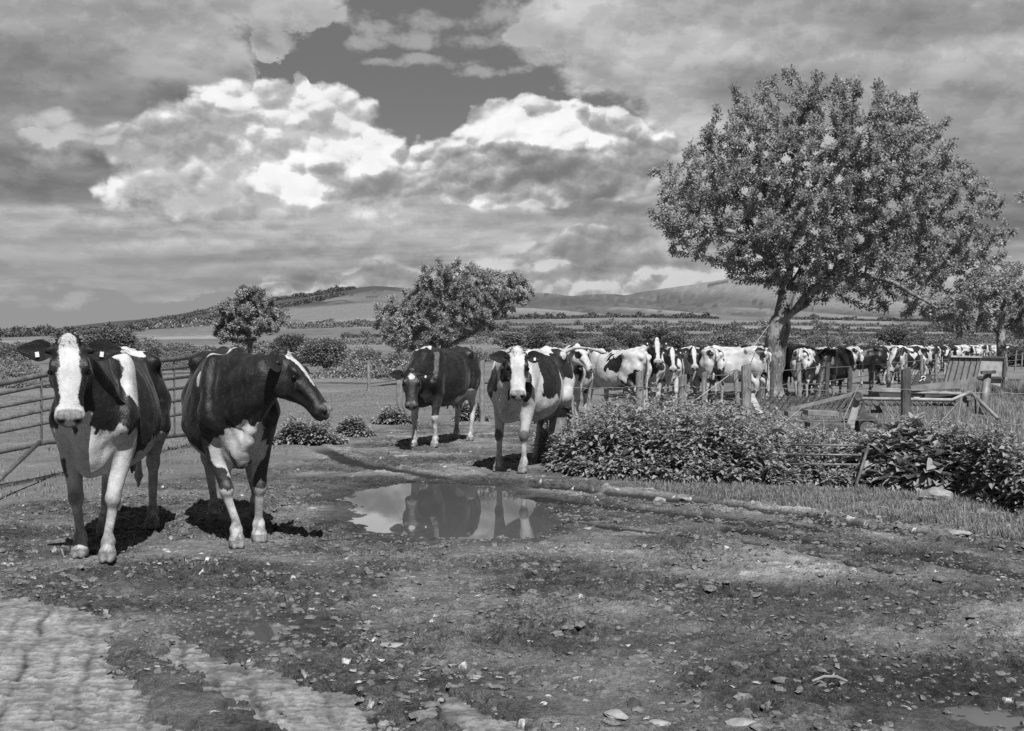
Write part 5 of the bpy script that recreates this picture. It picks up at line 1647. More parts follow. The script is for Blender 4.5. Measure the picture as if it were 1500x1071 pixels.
def post(px, d, top_py, wpx, label, name='fence_post', mat=None, lean=(0, 0), square=False, bottom=-0.3, group=None):
    x = (px - 750) / FPX * d; z0 = ground_z(x, d); h = CAMZ + (HOR - top_py) / FPX * d - z0
    w = wpx / FPX * d
    root = empty(name, (x, d, z0)); tag(root, label, 'fence post', group)
    rng = np.random.default_rng(int(px * 7 + d * 3))
    n = 12; seg = 14
    V = []; F = []
    for i in range(n):
        t = i / (n - 1); z = bottom + (h - bottom) * t
        for k in range(seg):
            a = 2 * math.pi * k / seg + 0.3
            r = w / 2 * (1 + 0.05 * math.sin(3 * a + i * 0.3) + 0.06 * rng.normal() * 0.5)
            if k == 3: r *= 0.86          # drying split
            if square:
                r *= 1.0 / max(abs(math.cos(a)), abs(math.sin(a))) * 0.86
            r *= 1.04 - 0.08 * t
            zz = z + (0.02 * math.cos(a + rng.normal() * .1) * (w / 0.12) if i == n - 1 else 0)
            V.append((r * math.cos(a) + lean[0] * z, r * math.sin(a) + lean[1] * z, zz))
    for i in range(n - 1):
        for k in range(seg):
            F.append([i * seg + k, i * seg + (k + 1) % seg, (i + 1) * seg + (k + 1) % seg, (i + 1) * seg + k])
    V.append((lean[0] * h, lean[1] * h, h + 0.004)); top = len(V) - 1
    T = [[(n - 1) * seg + k, (n - 1) * seg + (k + 1) % seg, top] for k in range(seg)]
    b = MB(); b.add(V, F + T)
    b.build('shaft', mat or MAT_WOOD, root)
    return root, Vector((x, d, z0)), h

posts = []
P0 = post(814, 14.4, 533, 27, 'thick weathered gatepost bound with wire beside the white faced cow', 'gatepost', lean=(0.05, 0.0))
c, hh = P0[1], P0[2]
wr = MB()
for i in range(3):
    zz = hh - 0.36 + i * 0.018
    ring = [(0.145 * math.cos(a) + 0.05 * zz, 0.145 * math.sin(a), zz + 0.02 * math.sin(a * 2 + i)) for a in np.linspace(0, 6.4, 18)]
    wr.tube(ring, 0.0035, 4)
wr.build('wire_binding', MAT_WIRE, P0[0])
rp = MB()
rp.tube([(-0.12, -0.10, hh - 0.38), (-0.135, -0.13, hh - 0.6), (-0.10, -0.14, hh - 0.85), (-0.02, -0.15, hh - 1.0), (0.06, -0.15, hh - 1.2)], 0.006, 5)
rp.build('twine', MAT_ROPE, P0[0])
FR = [(937, 14.2, 544, 12, 'thin round fence post second from the wired gatepost'),
      (1000, 14.6, 550, 13, 'short pale fence post below the line of cow faces'),
      (1093, 14.0, 534, 15, 'tall split fence post just left of the apple trunk'),
      (1327, 13.4, 540, 15, 'dark wet fence post standing in front of the machinery'),
      (1560, 12.8, 540, 15, 'fence post beyond the right edge of the picture')]
fp = [P0] + [post(px, d, ty, w, lb, mat=MAT_WOODD if px == 1327 else None, group='posts of the near fence') for (px, d, ty, w, lb) in FR]
def wire(a, b, sag, r, seed, barbs=True):
    rng = np.random.default_rng(seed); n = 26
    a = np.array(a); b = np.array(b); t = np.linspace(0, 1, n)[:, None]
    p = a + (b - a) * t; p[:, 2] -= sag * 4 * (t * (1 - t))[:, 0]; p[1:-1] += rng.normal(size=(n - 2, 3)) * 0.006
    m = MB(); m.tube(p, r, 4)
    if barbs:
        L = np.linalg.norm(b - a)
        for s in np.arange(0.1, L, 0.13):
            q = a + (b - a) * s / L; q[2] -= sag * 4 * (s / L) * (1 - s / L)
            d = rng.normal(size=3); d /= np.linalg.norm(d)
            m.tube([q - d * 0.016, q + d * 0.016], 0.0016, 3)
    return m
k = 0
for (A, B) in zip(fp[:-1], fp[1:]):
    m = MB()
    for z, sg in ((0.88, 0.03), (0.55, 0.06)):
        zA = min(z + 0.1, A[2] - 0.05); zB = min(z + 0.1, B[2] - 0.05)
        w_ = wire((A[1].x, A[1].y - 0.06, A[1].z + zA), (B[1].x, B[1].y - 0.06, B[1].z + zB), sg, 0.0032, k); k += 1
        for v in w_.v: pass
        off = m.n
        m.v += w_.v
        for kk, fl in w_.f.items():
            m.f.setdefault(kk, []); m.f[kk] += [[i + off for i in f] for f in fl]
        m.n += w_.n
    names = ['from the wired gatepost to the thin post', 'from the thin post to the short pale post', 'from the short pale post to the split post', 'from the split post to the dark post', 'from the dark post off to the right']
    o = m.build('barbed_wire', MAT_WIRE); tag(o, 'two strands of barbed wire running ' + names[fp.index(A)], 'wire', 'barbed wire of the near fence')
m = MB(); a = np.array([2.05, 14.2, 0.25]); b_ = np.array([3.55, 14.2, 0.85])
# loose dead stems caught in the fence
rngs = np.random.default_rng(5)
for i in range(16):
    x = rngs.uniform(1.6, 6.2); y = 13.9 + rngs.random() * 0.5; hgt = rngs.uniform(0.5, 1.05)
    m.tube([(x, y, 0), (x + rngs.normal() * 0.1, y, hgt * .6), (x + rngs.normal() * 0.28, y, hgt)], [0.006, 0.005, 0.003], 4)
o = m.build('dead_stems', MAT_ROPE); tag(o, 'dry bare stems tangled in the near fence wires', 'dead stems', kind='stuff')
m = MB()
pA = tp  # guy rope from the big tree to the ground
x1, y1 = (1128 - 750) / FPX * 29.0, 29.0
x2, y2 = (960 - 750) / FPX * 15.2, 15.2
m.tube([(x1, y1, CAMZ + (HOR - 474) / FPX * 29.0), ((x1 + x2) / 2 + 0.12, (y1 + y2) / 2, 1.02), (x2, y2, 0.36)], 0.007, 5)
o = m.build('guy_rope', MAT_ROPE); tag(o, 'pale rope running slantwise from the big apple trunk down to the nettles', 'rope')

# far fence along the lane
fl = []
for i in range(26):
    d = 20 + i * (1.7 + i * 0.045)
    x = 3.36 + (d - 20) * 0.563
    fl.append((x, d))
ordn = ['first', 'second', 'third', 'fourth', 'fifth', 'sixth', 'seventh', 'eighth', 'ninth', 'tenth', 'eleventh', 'twelfth', 'thirteenth', 'fourteenth', 'fifteenth', 'sixteenth', 'seventeenth', 'eighteenth', 'nineteenth', 'twentieth'] + ['twenty-' + o for o in ['first', 'second', 'third', 'fourth', 'fifth', 'sixth', 'seventh', 'eighth', 'ninth']] + ['thirtieth']
rngp = np.random.default_rng(3)
tops = []
for i, (x, d) in enumerate(fl):
    px = 750 + FPX * x / d
    hgt = 1.08 + rngp.uniform(-0.08, 0.14)
    ty = HOR + (CAMZ - hgt) * FPX / d
    r, c_, h_ = post(px, d, ty, 0.10 * FPX / d * rngp.uniform(0.8, 1.25), f'lane fence post, {ordn[i]} of the row counting from the near end', mat=MAT_WOODD if i in (2, 4, 5) else MAT_WOOD, lean=(rngp.normal() * 0.04, rngp.normal() * 0.04), group='posts of the lane fence')
    tops.append((x, d, h_))
m = MB()
for (a, b_) in zip(tops[:-1], tops[1:]):
    for z in (0.95, 0.62, 0.32):
        m.tube([(a[0], a[1] - 0.05, z), (b_[0], b_[1] - 0.05, z + rngp.normal() * 0.03)], 0.005 + a[1] * 0.00008, 3)
o = m.build('lane_wire', MAT_WIRE); tag(o, 'three strands of wire strung along the lane fence', 'wire')
# paddock fence posts behind the third cow
PD = [(585, 25, 536, 9, 'lone fence post left of the third cow'), (694, 26, 548, 9, 'fence post right behind the third cow'),
      (706, 22, 528, 8, 'fence post between the third cow and white faced cow'), (540, 38, 528, 5, 'thin distant post in the paddock behind the second cow'),
      (307, 40, 512, 5, 'thin post showing above the back of the second cow')]
for a_ in PD: post(a_[0], a_[1], a_[2], a_[3], a_[4], group='posts in the paddock')

# ---- tubular field gate on the left
def at(px, py, d):
    return np.array([(px - 750) / FPX * d, d, CAMZ + (HOR - py) / FPX * d])
root = empty('field_gate', (-6.5, 14.5, 0)); tag(root, 'long tubular metal field gate with mud caked rails behind the left cow', 'gate')
off = np.array([-6.5, 14.5, 0])
GL = [(-150, 12.3), (0, 13.4), (69, 14.2), (150, 15.0), (220, 16.0), (284, 17.0)]
rows = [([-150, 0, 69, 150, 220, 284], [590, 562, 548, 539, 530, 523], 0.036),
        ([-150, 0, 69, 150, 220, 284], [604, 577, 563, 552, 543, 537], 0.023),
        ([-150, 0, 69, 150, 220, 284], [622, 596, 583, 570, 558, 551], 0.023),
        ([-150, 0, 69, 150, 220, 284], [642, 615, 600, 586, 574, 566], 0.023),
        ([-150, 0, 69, 150, 220, 284], [660, 633, 619, 604, 592, 584], 0.023),
        ([220, 250, 284], [613, 609, 604], 0.023),
        ([-150, 0, 69, 150, 220, 284], [690, 662, 648, 644, 642, 636], 0.030)]
for (xs, ys, r_) in rows:
    m = MB(); pts = [at(x, y, np.interp(x, [g[0] for g in GL], [g[1] for g in GL])) - off for x, y in zip(xs, ys)]
    m.tube(pts, r_, 8); m.build('rail', MAT_GALV, root, True)
for px in (60, 255, 283, -60):
    d = np.interp(px, [g[0] for g in GL], [g[1] for g in GL])
    yt = np.interp(px, rows[0][0], rows[0][1]); yb = np.interp(px, rows[-1][0], rows[-1][1])
    m = MB(); m.beam(at(px, yt, d - 0.03) - off, at(px, yb, d - 0.03) - off, 0.028, 0.010, (0, 1, 0)); m.build('upright', MAT_RUST, root)
m = MB(); m.tube([at(57, 648, 14.0) - off, at(-30, 728, 11.0) - off], 0.028, 8); m.build('brace', MAT_GALV, root, True)

# ---- fallen hurdle in the nettles
root = empty('metal_hurdle', (3.4, 12.2, 0)); tag(root, 'rusty metal hurdle half buried in the nettles with one leaning bar', 'hurdle')
off = np.array([3.4, 12.2, 0])
for i, y in enumerate((651, 665, 679, 691, 702)):
    m = MB(); m.tube([at(1160 - i * 6, y + 1, 12.25) - off, at(1210, y + 1.5, 12.1) - off, at(1266 - i * 3, y + 2, 12.0) - off], 0.013, 6); m.build('rail', MAT_GALV, root, True)
m = MB(); m.tube([at(1274, 650, 11.9) - off, at(1252, 722, 11.55) - off], 0.017, 6); m.build('upright', MAT_RUST, root, True)
m = MB(); m.tube([at(1425, 742, 10.6), at(1560, 782, 9.3)], 0.022, 6); o = m.build('iron_bar', MAT_GALV); tag(o, 'bent iron bar lying on the ground at the right edge', 'bar')

# ---- rusty harrow frame left of the machinery
D1 = 16.4
root = empty('harrow', tuple(at(1160, 640, D1))[:2] + (0,)); off = np.array(root.location)
tag(root, 'heap of rusty harrow frames and tines between the split post and mower', 'harrow')
def bm(parts, name, mat, parent, o_, smooth=False):
    m = MB()
    for p in parts:
        if p[0] == 'b': m.beam(at(*p[1]) - o_, at(*p[2]) - o_, p[3], p[4])
        elif p[0] == 't': m.tube([at(*q) - o_ for q in p[1]], p[2], 7)
    return m.build(name, mat, parent, smooth)
bm([('b', (1158, 600, D1 - .3), (1264, 574, D1 - .3), 0.04, 0.05)], 'drawbar', MAT_PAINTM, root, off)
bm([('b', (1105, 598, D1), (1290, 603, D1), 0.08, 0.045), ('b', (1108, 589, D1 + 1.0), (1245, 592, D1 + 1.0), 0.07, 0.04), ('b', (1150, 615, D1 - .7), (1290, 617, D1 - .7), 0.08, 0.05),
    ('b', (1105, 598, D1), (1112, 588, D1 + 1.0), 0.06, 0.04), ('b', (1290, 603, D1), (1280, 588, D1 + 1), 0.06, 0.04), ('b', (1183, 624, D1 - 1.2), (1242, 626, D1 - 1.2), 0.3, 0.10)], 'frame', MAT_RUST, root, off)
for q_ in [('b', (1152, 606, D1 - .2), (1172, 606, D1 - .2), 0.25, 0.07), ('b', (1180, 604, D1 - .5), (1224, 606, D1 - .5), 0.3, 0.07), ('b', (1186, 632, D1 - 1.1), (1204, 632, D1 - 1.1), 0.15, 0.09)]:
    bm([q_], 'weight_box', MAT_PAINTM, root, off)
m = MB()
for rrow in range(5):
    for i in range(15):
        px = 1112 + i * 9.2 + rrow * 3; d = D1 + 0.25 * rrow - 0.1; py = 594 - rrow * 3.5
        a = at(px, py, d) - off
        m.tube([a, a + [0.03, -0.02, -0.05], a + [0.055, -0.05, -0.01], a + [0.075, -0.06, 0.055]], 0.009, 5)
    m.beam(at(1108 + rrow * 3, 596 - rrow * 3.5, D1 + .25 * rrow) - off, at(1250 + rrow * 3, 597 - rrow * 3.5, D1 + .25 * rrow) - off, 0.03, 0.025)
m.build('tine_rows', MAT_RUST, root)
# triangular stand with a wheel
root = empty('machine_stand', tuple(at(1256, 640, 15.4))[:2] + (0,)); off = np.array(root.location)
tag(root, 'upright tapered metal stand with dark guard and small tyre in front of harrow', 'machine part')
V = [at(1240, 626, 15.4), at(1252, 628, 15.4), at(1262, 580, 15.4), at(1255, 576, 15.4)]
m = MB(); V = np.array(V) - off; m.add(np.concatenate([V, V + [0, 0.05, 0]]), [[0, 1, 2, 3], [7, 6, 5, 4], [0, 4, 5, 1], [1, 5, 6, 2], [2, 6, 7, 3], [3, 7, 4, 0]]); m.build('leg_plate', MAT_PAINTL, root)
V = np.array([at(1258, 610, 15.3), at(1269, 613, 15.3), at(1266, 588, 15.3)]) - off
m = MB(); m.add(np.concatenate([V, V + [0, 0.04, 0]]), [[0, 1, 2], [5, 4, 3], [0, 3, 4, 1], [1, 4, 5, 2], [2, 5, 3, 0]]); m.build('guard', MAT_PAINTD, root)
m = MB(); c = at(1270, 628, 15.5) - off
m.tube([c + [0.14 * math.cos(a), 0, 0.14 * math.sin(a)] for a in np.linspace(0, 2 * math.pi, 21)], 0.04, 8, False); ty = m.build('tyre', MAT_RUBBER, root, True)
m = MB(); m.tube([c + [0, -0.03, 0], c + [0, 0.03, 0]], 0.1, 12); m.build('hub', MAT_RUST, ty)
m = MB(); m.tube([at(1257, 580, 15.35) - off + [0, -0.03, 0], at(1257, 580, 15.35) - off + [0, 0.07, 0]], 0.06, 12); m.build('pivot', MAT_RUST, root)

# ---- hay mower: long tubes, tapered boom, sign plate and decal
D2 = 15.8
root = empty('hay_mower', tuple(at(1340, 640, D2))[:2] + (0,)); off = np.array(root.location)
tag(root, 'parked hay mower with long pipes and tapered boom behind the dark post', 'farm machine')
bm([('t', [(1262, 584, D2 - .2), (1395, 586, D2 - .2), (1408, 580, D2 - .2), (1420, 575, D2 - .1)], 0.024)], 'lower_pipe', MAT_PAINTL, root, off, True)
bm([('t', [(1277, 573, D2 + .2), (1408, 576.5, D2 + .1)], 0.024)], 'upper_pipe', MAT_PAINTL, root, off, True)
bm([('t', [(1277, 570, D2 + .6), (1335, 571, D2 + .6)], 0.02)], 'rear_pipe', MAT_PAINTM, root, off, True)
# tapered boom
def prism(px_poly, d, th, o_):
    V = np.array([at(x, y, d) for x, y in px_poly]) - o_; n = len(V)
    m = MB(); m.add(np.concatenate([V, V + [0, th, 0]]), [list(range(n)), list(range(2 * n - 1, n - 1, -1))] + [[i, i + n, (i + 1) % n + n, (i + 1) % n] for i in range(n)]); return m
prism([(1330, 566), (1332, 572), (1402, 569), (1428, 573), (1431, 552), (1420, 556)], D2 + 0.1, 0.08, off).build('boom', MAT_PAINTM, root)
prism([(1288, 575), (1290, 588), (1400, 589), (1404, 578)], D2 + 0.35, 0.5, off).build('cutter_housing', MAT_PAINTD, root)
prism([(1334, 569), (1343, 549), (1366, 549), (1361, 570)], D2 + 0.25, 0.04, off).build('sign_plate', MAT_PAINTD, root)
# pale emblem and line of small lettering on the plate, triangle below
em = MB()
c = at(1353, 553.5, D2 + 0.235) - off
em.tube([c + [0.028 * math.cos(a), 0, 0.022 * math.sin(a)] for a in np.linspace(-1.6, 3.4, 12)], 0.006, 4)
em.tube([c + [-0.02, 0, -0.022], c + [-0.055, 0, -0.05]], 0.006, 4)
em.tube([c + [0.0, 0, -0.02], c + [0.012, 0, -0.045]], 0.006, 4)
em.build('emblem', MAT_WHITE, root)
tx = MB(); c = at(1340, 567, D2 + 0.235) - off
for i in range(11):
    if i == 5: continue
    s = c + [0.014 * i * 1.0, 0, 0.0]
    tx.box(s + [0, 0, 0.008], (0.004, 0.004, 0.018)); 
    if i % 3 != 1: tx.box(s + [0.004, 0, 0.014], (0.008, 0.004, 0.004))
    if i % 2: tx.box(s + [0.004, 0, 0.002], (0.008, 0.004, 0.004))
tx.box(c + [0.07, 0.001, 0.0], (0.16, 0.003, 0.003))
tx.build('lettering', MAT_WHITE, root)
prism([(1335, 579.5), (1352, 579.5), (1343.5, 585)], D2 + 0.345, 0.004, off).build('warning_triangle', MAT_WHITE, root)
m = MB()
for i in range(12):
    a = at(1270 + i * 11.5, 591 + (i % 2), D2 + .2) - off
    m.tube([a + [-0.03, 0, 0.02], a + [0, -0.05, -0.02], a + [0.03, 0, 0.02]], 0.016, 5)
m.beam(at(1262, 592, D2 + .25) - off, at(1400, 593, D2 + .25) - off, 0.04, 0.04)
m.build('cutter_bar', MAT_RUST, root)
bm([('t', [(1424, 576, D2), (1462, 613, D2 - .6)], 0.028)], 'strut', MAT_PAINTM, root, off, True)
bm([('t', [(1440, 606, D2 - .1), (1447, 547, D2 + .1)], 0.055)], 'jack_post', MAT_PAINTM, root, off, True)
m = MB(); c = at(1449, 546, D2) - off; m.beam(c + [-0.11, 0, 0.0], c + [0.09, 0, 0.012], 0.05, 0.045); m.build('jack_head', MAT_RUST, root)
bm([('t', [(1418, 596, D2), (1420, 560, D2)], 0.014), ('t', [(1430, 606, D2 - .1), (1428, 560, D2)], 0.012)], 'stay', MAT_RUST, root, off, True)
m = MB(); c = at(1417, 577, D2) - off; m.tube([c + [-0.06, 0, 0], c + [0.07, 0, 0.01]], 0.05, 10); m.tube([c + [0, -0.05, -0.05], c + [0, 0.05, -0.09]], 0.045, 10); m.build('coupling', MAT_RUST, root)

# ---- ribbed sheet and framed panel standing behind
D3 = 17.8
root = empty('ribbed_sheet', tuple(at(1410, 600, D3))[:2] + (0,)); off = np.array(root.location)
tag(root, 'ribbed dark metal cover leaning upright behind the mower', 'metal sheet')
q = [(1383, 563), (1393, 522), (1437, 523), (1428, 565)]
prism(q, D3, 0.05, off).build('sheet', MAT_PAINTM, root)
for i in range(5):
    f = (i + 0.5) / 5
    a = at(q[1][0] + (q[2][0] - q[1][0]) * f, 524, D3 - 0.01) - off; b_ = at(q[0][0] + (q[3][0] - q[0][0]) * f, 563, D3 - 0.01) - off
    m = MB(); m.beam(a, b_, 0.012, 0.03, (0, 1, 0)); m.build('rib', MAT_PAINTD, root)
m = MB(); m.beam(at(1392, 522, D3 - .02) - off, at(1438, 523, D3 - .02) - off, 0.05, 0.03); m.build('top_rail', MAT_PAINTL, root)
root = empty('framed_panel', tuple(at(1450, 600, D3 + .3))[:2] + (0,)); off = np.array(root.location)
tag(root, 'pale flat panel in a dark frame right of the ribbed cover', 'metal panel')
D4 = D3 + 0.3
prism([(1433, 550), (1438, 524), (1471, 525), (1470, 552)], D4, 0.03, off).build('panel', MAT_PAINTL, root)
prism([(1433, 556), (1434, 553), (1468, 555), (1467, 567)], D4 + .02, 0.03, off).build('lower_panel', MAT_PAINTL, root)
m = MB()
for a, b_ in (((1437, 523), (1472, 524)), ((1472, 524), (1470, 568)), ((1431, 553), (1471, 553.5))):
    m.beam(at(*a, D4 - .02) - off, at(*b_, D4 - .02) - off, 0.035, 0.035, (0, 1, 0))
m.build('frame', MAT_PAINTD, root)
# broken board by the split post
m = MB(); m.beam(at(1100, 578, 14.2), at(1114, 607, 13.9), 0.07, 0.03, (0, 1, 0)); o = m.build('broken_board', MAT_PAINTL); tag(o, 'pale broken board leaning right of the split post', 'board')

# ---- stones and a stick
MAT_STONE = simple_mat("limestone", 0.21, 0.9, 12.0, 0.28, 0.7, 0.012)
def stone(px, py, wpx, flat, label, seed, mat=None):
    x, y = gp(px, py); r = wpx / FPX * y / 2
    rng = np.random.default_rng(seed)
    V, F3, F4 = uv_sphere(1.0, 22, 14)
    V = V * (1 + 0.30 * vnoise3(V + 9 + seed, 1.3, seed)[:, None] + 0.16 * vnoise3(V + 9, 3.5, seed)[:, None] + 0.06 * vnoise3(V + 9, 9.0, seed)[:, None])
    for k in range(7):       # knock flat facets off
        n = rng.normal(size=3); n /= np.linalg.norm(n); d = V @ n; c = rng.uniform(0.55, 0.8)
        V = V - np.clip(d - c, 0, None)[:, None] * n * 0.9
    V = V * np.array([1, 0.7, flat]) * r
    o = link('stone', mesh_np('stone', V, [F3, F4], mat or MAT_STONE, False), None, (x, y, ground_z(x, y) + r * flat * (0.45 if flat > 0.45 else 0.1)))
    o.rotation_euler = (0, 0, rng.uniform(-0.5, 0.5))
    tag(o, label, 'stone', 'stones lying about the yard')
ST = [(1376, 735, 54, 0.62, 'largest pale boulder in the grass verge below the nettles'), (966, 733, 22, 0.5, 'white angular stone at the left end of the grass verge'),
      (1003, 731, 16, 0.5, 'small white stone just right of the white angular stone'), (1284, 758, 26, 0.25, 'flat stone at the lower edge of the grass verge'),
      (1400, 782, 44, 0.2, 'flat slab of stone below the boulder'), (1060, 742, 8, 0.5, 'small white pebble below the middle of the verge'),
      (862, 776, 16, 0.4, 'pale stone right of the big puddle'), (1324, 757, 9, 0.6, 'little white stone below the boulder'),
      (905, 1052, 44, 0.3, 'light stone near the bottom edge, left of the brown bootmark'), (965, 1062, 40, 0.35, 'rough light stone at the bottom edge in the middle'),
      (577, 948, 40, 0.14, 'flat pale stone below the small dark puddle'), (645, 1030, 12, 0.5, 'small white stone beside the concrete strip'),
      (1090, 1060, 50, 0.18, 'flat stone set in the mud at the bottom right'), (930, 1036, 22, 0.7, 'round dark stone near the bottom edge'),
      (697, 1000, 20, 0.35, 'pale stone right of the concrete strip'), (455, 745, 24, 0.2, 'flat pale stone left of the big puddle'),
      (588, 668, 26, 0.2, 'pale flat patch of stone below the third cow'), (217, 776, 30, 0.25, 'flat stone by the hind foot of the left cow')]
for i, s in enumerate(ST):
    stone(*s, 60 + i, mat=MAT_RUBBER if s[0] == 930 else None)
m = MB(); x, y = gp(1192, 1009); z_ = 0.03
x2, y2 = gp(1228, 1005); x3, y3 = gp(1243, 1014)
m.tube([(x, y, ground_z(x, y) + 0.02), ((x + x2) / 2, (y + y2) / 2 + .01, ground_z(x2, y2) + 0.035), (x2, y2, ground_z(x2, y2) + 0.03), (x3, y3, ground_z(x3, y3) + 0.02)], [0.006, 0.007, 0.009, 0.005], 7)
m.tube([(x2 - .02, y2, ground_z(x2, y2) + 0.03), (x2 + 0.01, y2 + 0.06, ground_z(x2, y2) + 0.035)], [0.006, 0.003], 5)
o = m.build('stick', MAT_STONE, None, True); tag(o, 'forked white stick lying on the mud at lower right', 'stick')
# loose crumbs of mud and small stones across the yard
def rubble(name, n, seed, smin, smax, mat, poly, label):
    rng = np.random.default_rng(seed)
    p = np.array(poly); q = rng.uniform(p.min(0), p.max(0), (n * 2, 2)); q = q[poly_sd(q[:, 0], q[:, 1], p) < 0][:n]
    q = q[fbm2(q[:, 0] / 0.7, q[:, 1] / 0.5, 3, seed) > (0.06 if seed == 15 else -0.12)]
    n = len(q); z = ground_eval(q[:, 0], q[:, 1])[0]
    # a half-buried rounded crumb: icosahedron, or its subdivision for the larger lumps
    p_ = (1 + 5 ** 0.5) / 2
    V0 = np.array([(-1, p_, 0), (1, p_, 0), (-1, -p_, 0), (1, -p_, 0), (0, -1, p_), (0, 1, p_), (0, -1, -p_), (0, 1, -p_), (p_, 0, -1), (p_, 0, 1), (-p_, 0, -1), (-p_, 0, 1)]); V0 /= np.linalg.norm(V0[0])
    F0 = np.array([(0, 11, 5), (0, 5, 1), (0, 1, 7), (0, 7, 10), (0, 10, 11), (1, 5, 9), (5, 11, 4), (11, 10, 2), (10, 7, 6), (7, 1, 8), (3, 9, 4), (3, 4, 2), (3, 2, 6), (3, 6, 8), (3, 8, 9), (4, 9, 5), (2, 4, 11), (6, 2, 10), (8, 6, 7), (9, 8, 1)])
    if smax > 0.04:
        Vl = list(map(tuple, V0)); mid = {}; F1 = []
        def mp_(i, j):
            k = (min(i, j), max(i, j))
            if k not in mid:
                m_ = (np.array(Vl[i]) + np.array(Vl[j])); m_ /= np.linalg.norm(m_); Vl.append(tuple(m_)); mid[k] = len(Vl) - 1
            return mid[k]
        for (i, j, k) in F0:
            a1, b1, c1 = mp_(i, j), mp_(j, k), mp_(k, i); F1 += [(i, a1, c1), (j, b1, a1), (k, c1, b1), (a1, b1, c1)]
        V0 = np.array(Vl); F0 = np.array(F1)
    nv_ = len(V0)
    s = smin + (smax - smin) * rng.random(n) ** (2.4 if seed == 15 else 4)
    a = rng.uniform(0, 6.28, n); ph = rng.uniform(0, 6.28, (n, 3, 3)); fr = rng.uniform(1.2, 3.4, (n, 3, 3))
    J = 1 + 0.16 * sum(np.sin(V0[None] @ fr[:, k][:, :, None] + ph[:, k, :1][:, :, None]) for k in range(3)) + 0.10 * rng.normal(size=(n, nv_, 1))
    W = V0[None] * J * s[:, None, None] * np.concatenate([np.ones((n, 1)), rng.uniform(0.55, 1.0, (n, 1)), rng.uniform(0.30, 0.62, (n, 1))], 1)[:, None, :]
    X = W[..., 0] * np.cos(a)[:, None] - W[..., 1] * np.sin(a)[:, None]; Y = W[..., 0] * np.sin(a)[:, None] + W[..., 1] * np.cos(a)[:, None]
    V = np.stack([X + q[:, :1], Y + q[:, 1:], W[..., 2] + z[:, None]], -1).reshape(-1, 3)
    F = (np.arange(n)[:, None, None] * nv_ + F0[None]).reshape(-1, 3)
    o = link(name, mesh_np(name, V, [F], mat)); tag(o, label, name.replace('_', ' '), kind='stuff')
MAT_MUD = simple_mat("mud_clod", 0.108, 0.7, 30.0, 0.4, 0.6, 0.01)
YARD = [(-3.4, 5.4), (-1.6, 5.1), (-0.55, 4.5), (-0.1, 3.9), (3.2, 3.9), (6.5, 8), (5.0, 9.8), (0.8, 11.2), (-0.9, 8.9), (-1.6, 9.2), (-1.9, 12), (-5.0, 12), (-4.5, 7)]
rubble('mud_clods', 45000, 5, 0.003, 0.024, MAT_MUD, YARD, 'lumps of trodden mud scattered over the yard')
rubble('mud_lumps', 8000, 15, 0.008, 0.041, MAT_MUD, YARD, 'larger clods of churned mud lying in clusters')
rubble('gravel', 900, 6, 0.002, 0.010, MAT_STONE, YARD, 'small pale stones scattered through the mud')
# ------------------------------------------------------------------ the cows
rad = math.radians
def udder_skin(V):
    return sstep(np.abs(V[:, 1]), 0.19, 0.15) * sstep(V[:, 0], -0.70, -0.64) * sstep(V[:, 0], -0.18, -0.24) * sstep(V[:, 2], 0.74, 0.68) * (V[:, 2] > 0.49)

def coat_A(C):
    V, hv = C['V'], C['hv']; x, y, z = V.T; n = vnoise3(V, 7.0, 3) * 0.045 + vnoise3(V, 19.0, 5) * 0.02
    c = np.full(len(V), -0.3)
    chest = np.where(x > 0.42, (0.955 - z) * 0.8 + n * 1.3 - 0.10 * np.clip(np.abs(y) - 0.14, 0, 1) , -0.3)
    c = np.maximum(c, chest)
    c = np.maximum(c, blobs(V, [(0.86, -0.02, 1.02, 0.16, 0.05, 0.18), (0.47, 0.21, 1.33, 0.085, 0.12, 0.14), (0.56, 0.25, 1.22, 0.04, 0.08, 0.08), (-0.52, 0.02, 1.47, 0.20, 0.16, 0.05),
                                (-0.93, 0.16, 1.12, 0.10, 0.10, 0.30), (-0.1, 0.30, 0.68, 0.40, 0.25, 0.13), (-0.55, 0.2, 0.72, 0.3, 0.2, 0.12)]) + n * 0.8)
    c = np.maximum(c, np.where(x < -0.35, (0.80 - z) + n, -0.3))
    c = np.minimum(c, -blobs(V, [(0.56, -0.24, 0.62, 0.05, 0.05, 0.08)]))
    hx, hy, hz = hv.T
    bl = np.interp(hx, [-0.05, 0.0, 0.08, 0.2, 0.34, 0.42, 0.46, 0.55], [0.02, 0.055, 0.074, 0.068, 0.052, 0.065, 0.12, 0.14]) - np.abs(hy + 0.004)
    bl = np.where(hz < -0.06, np.where(hx > 0.43, 0.05, -0.1), bl) + n * 0.35
    c = np.where(C['head'], bl, c)
    dark = 0.0 * x
    for fe, s in zip(C['legs'][:2], (1, -1)):        # greyish knees
        dark = np.maximum(dark, 0.5 * sstep(np.linalg.norm(V - np.array([0.60, fe[1] * 0.5 + s * 0.09, 0.43]), axis=1), 0.11, 0.05))
    return c, udder_skin(V), dark

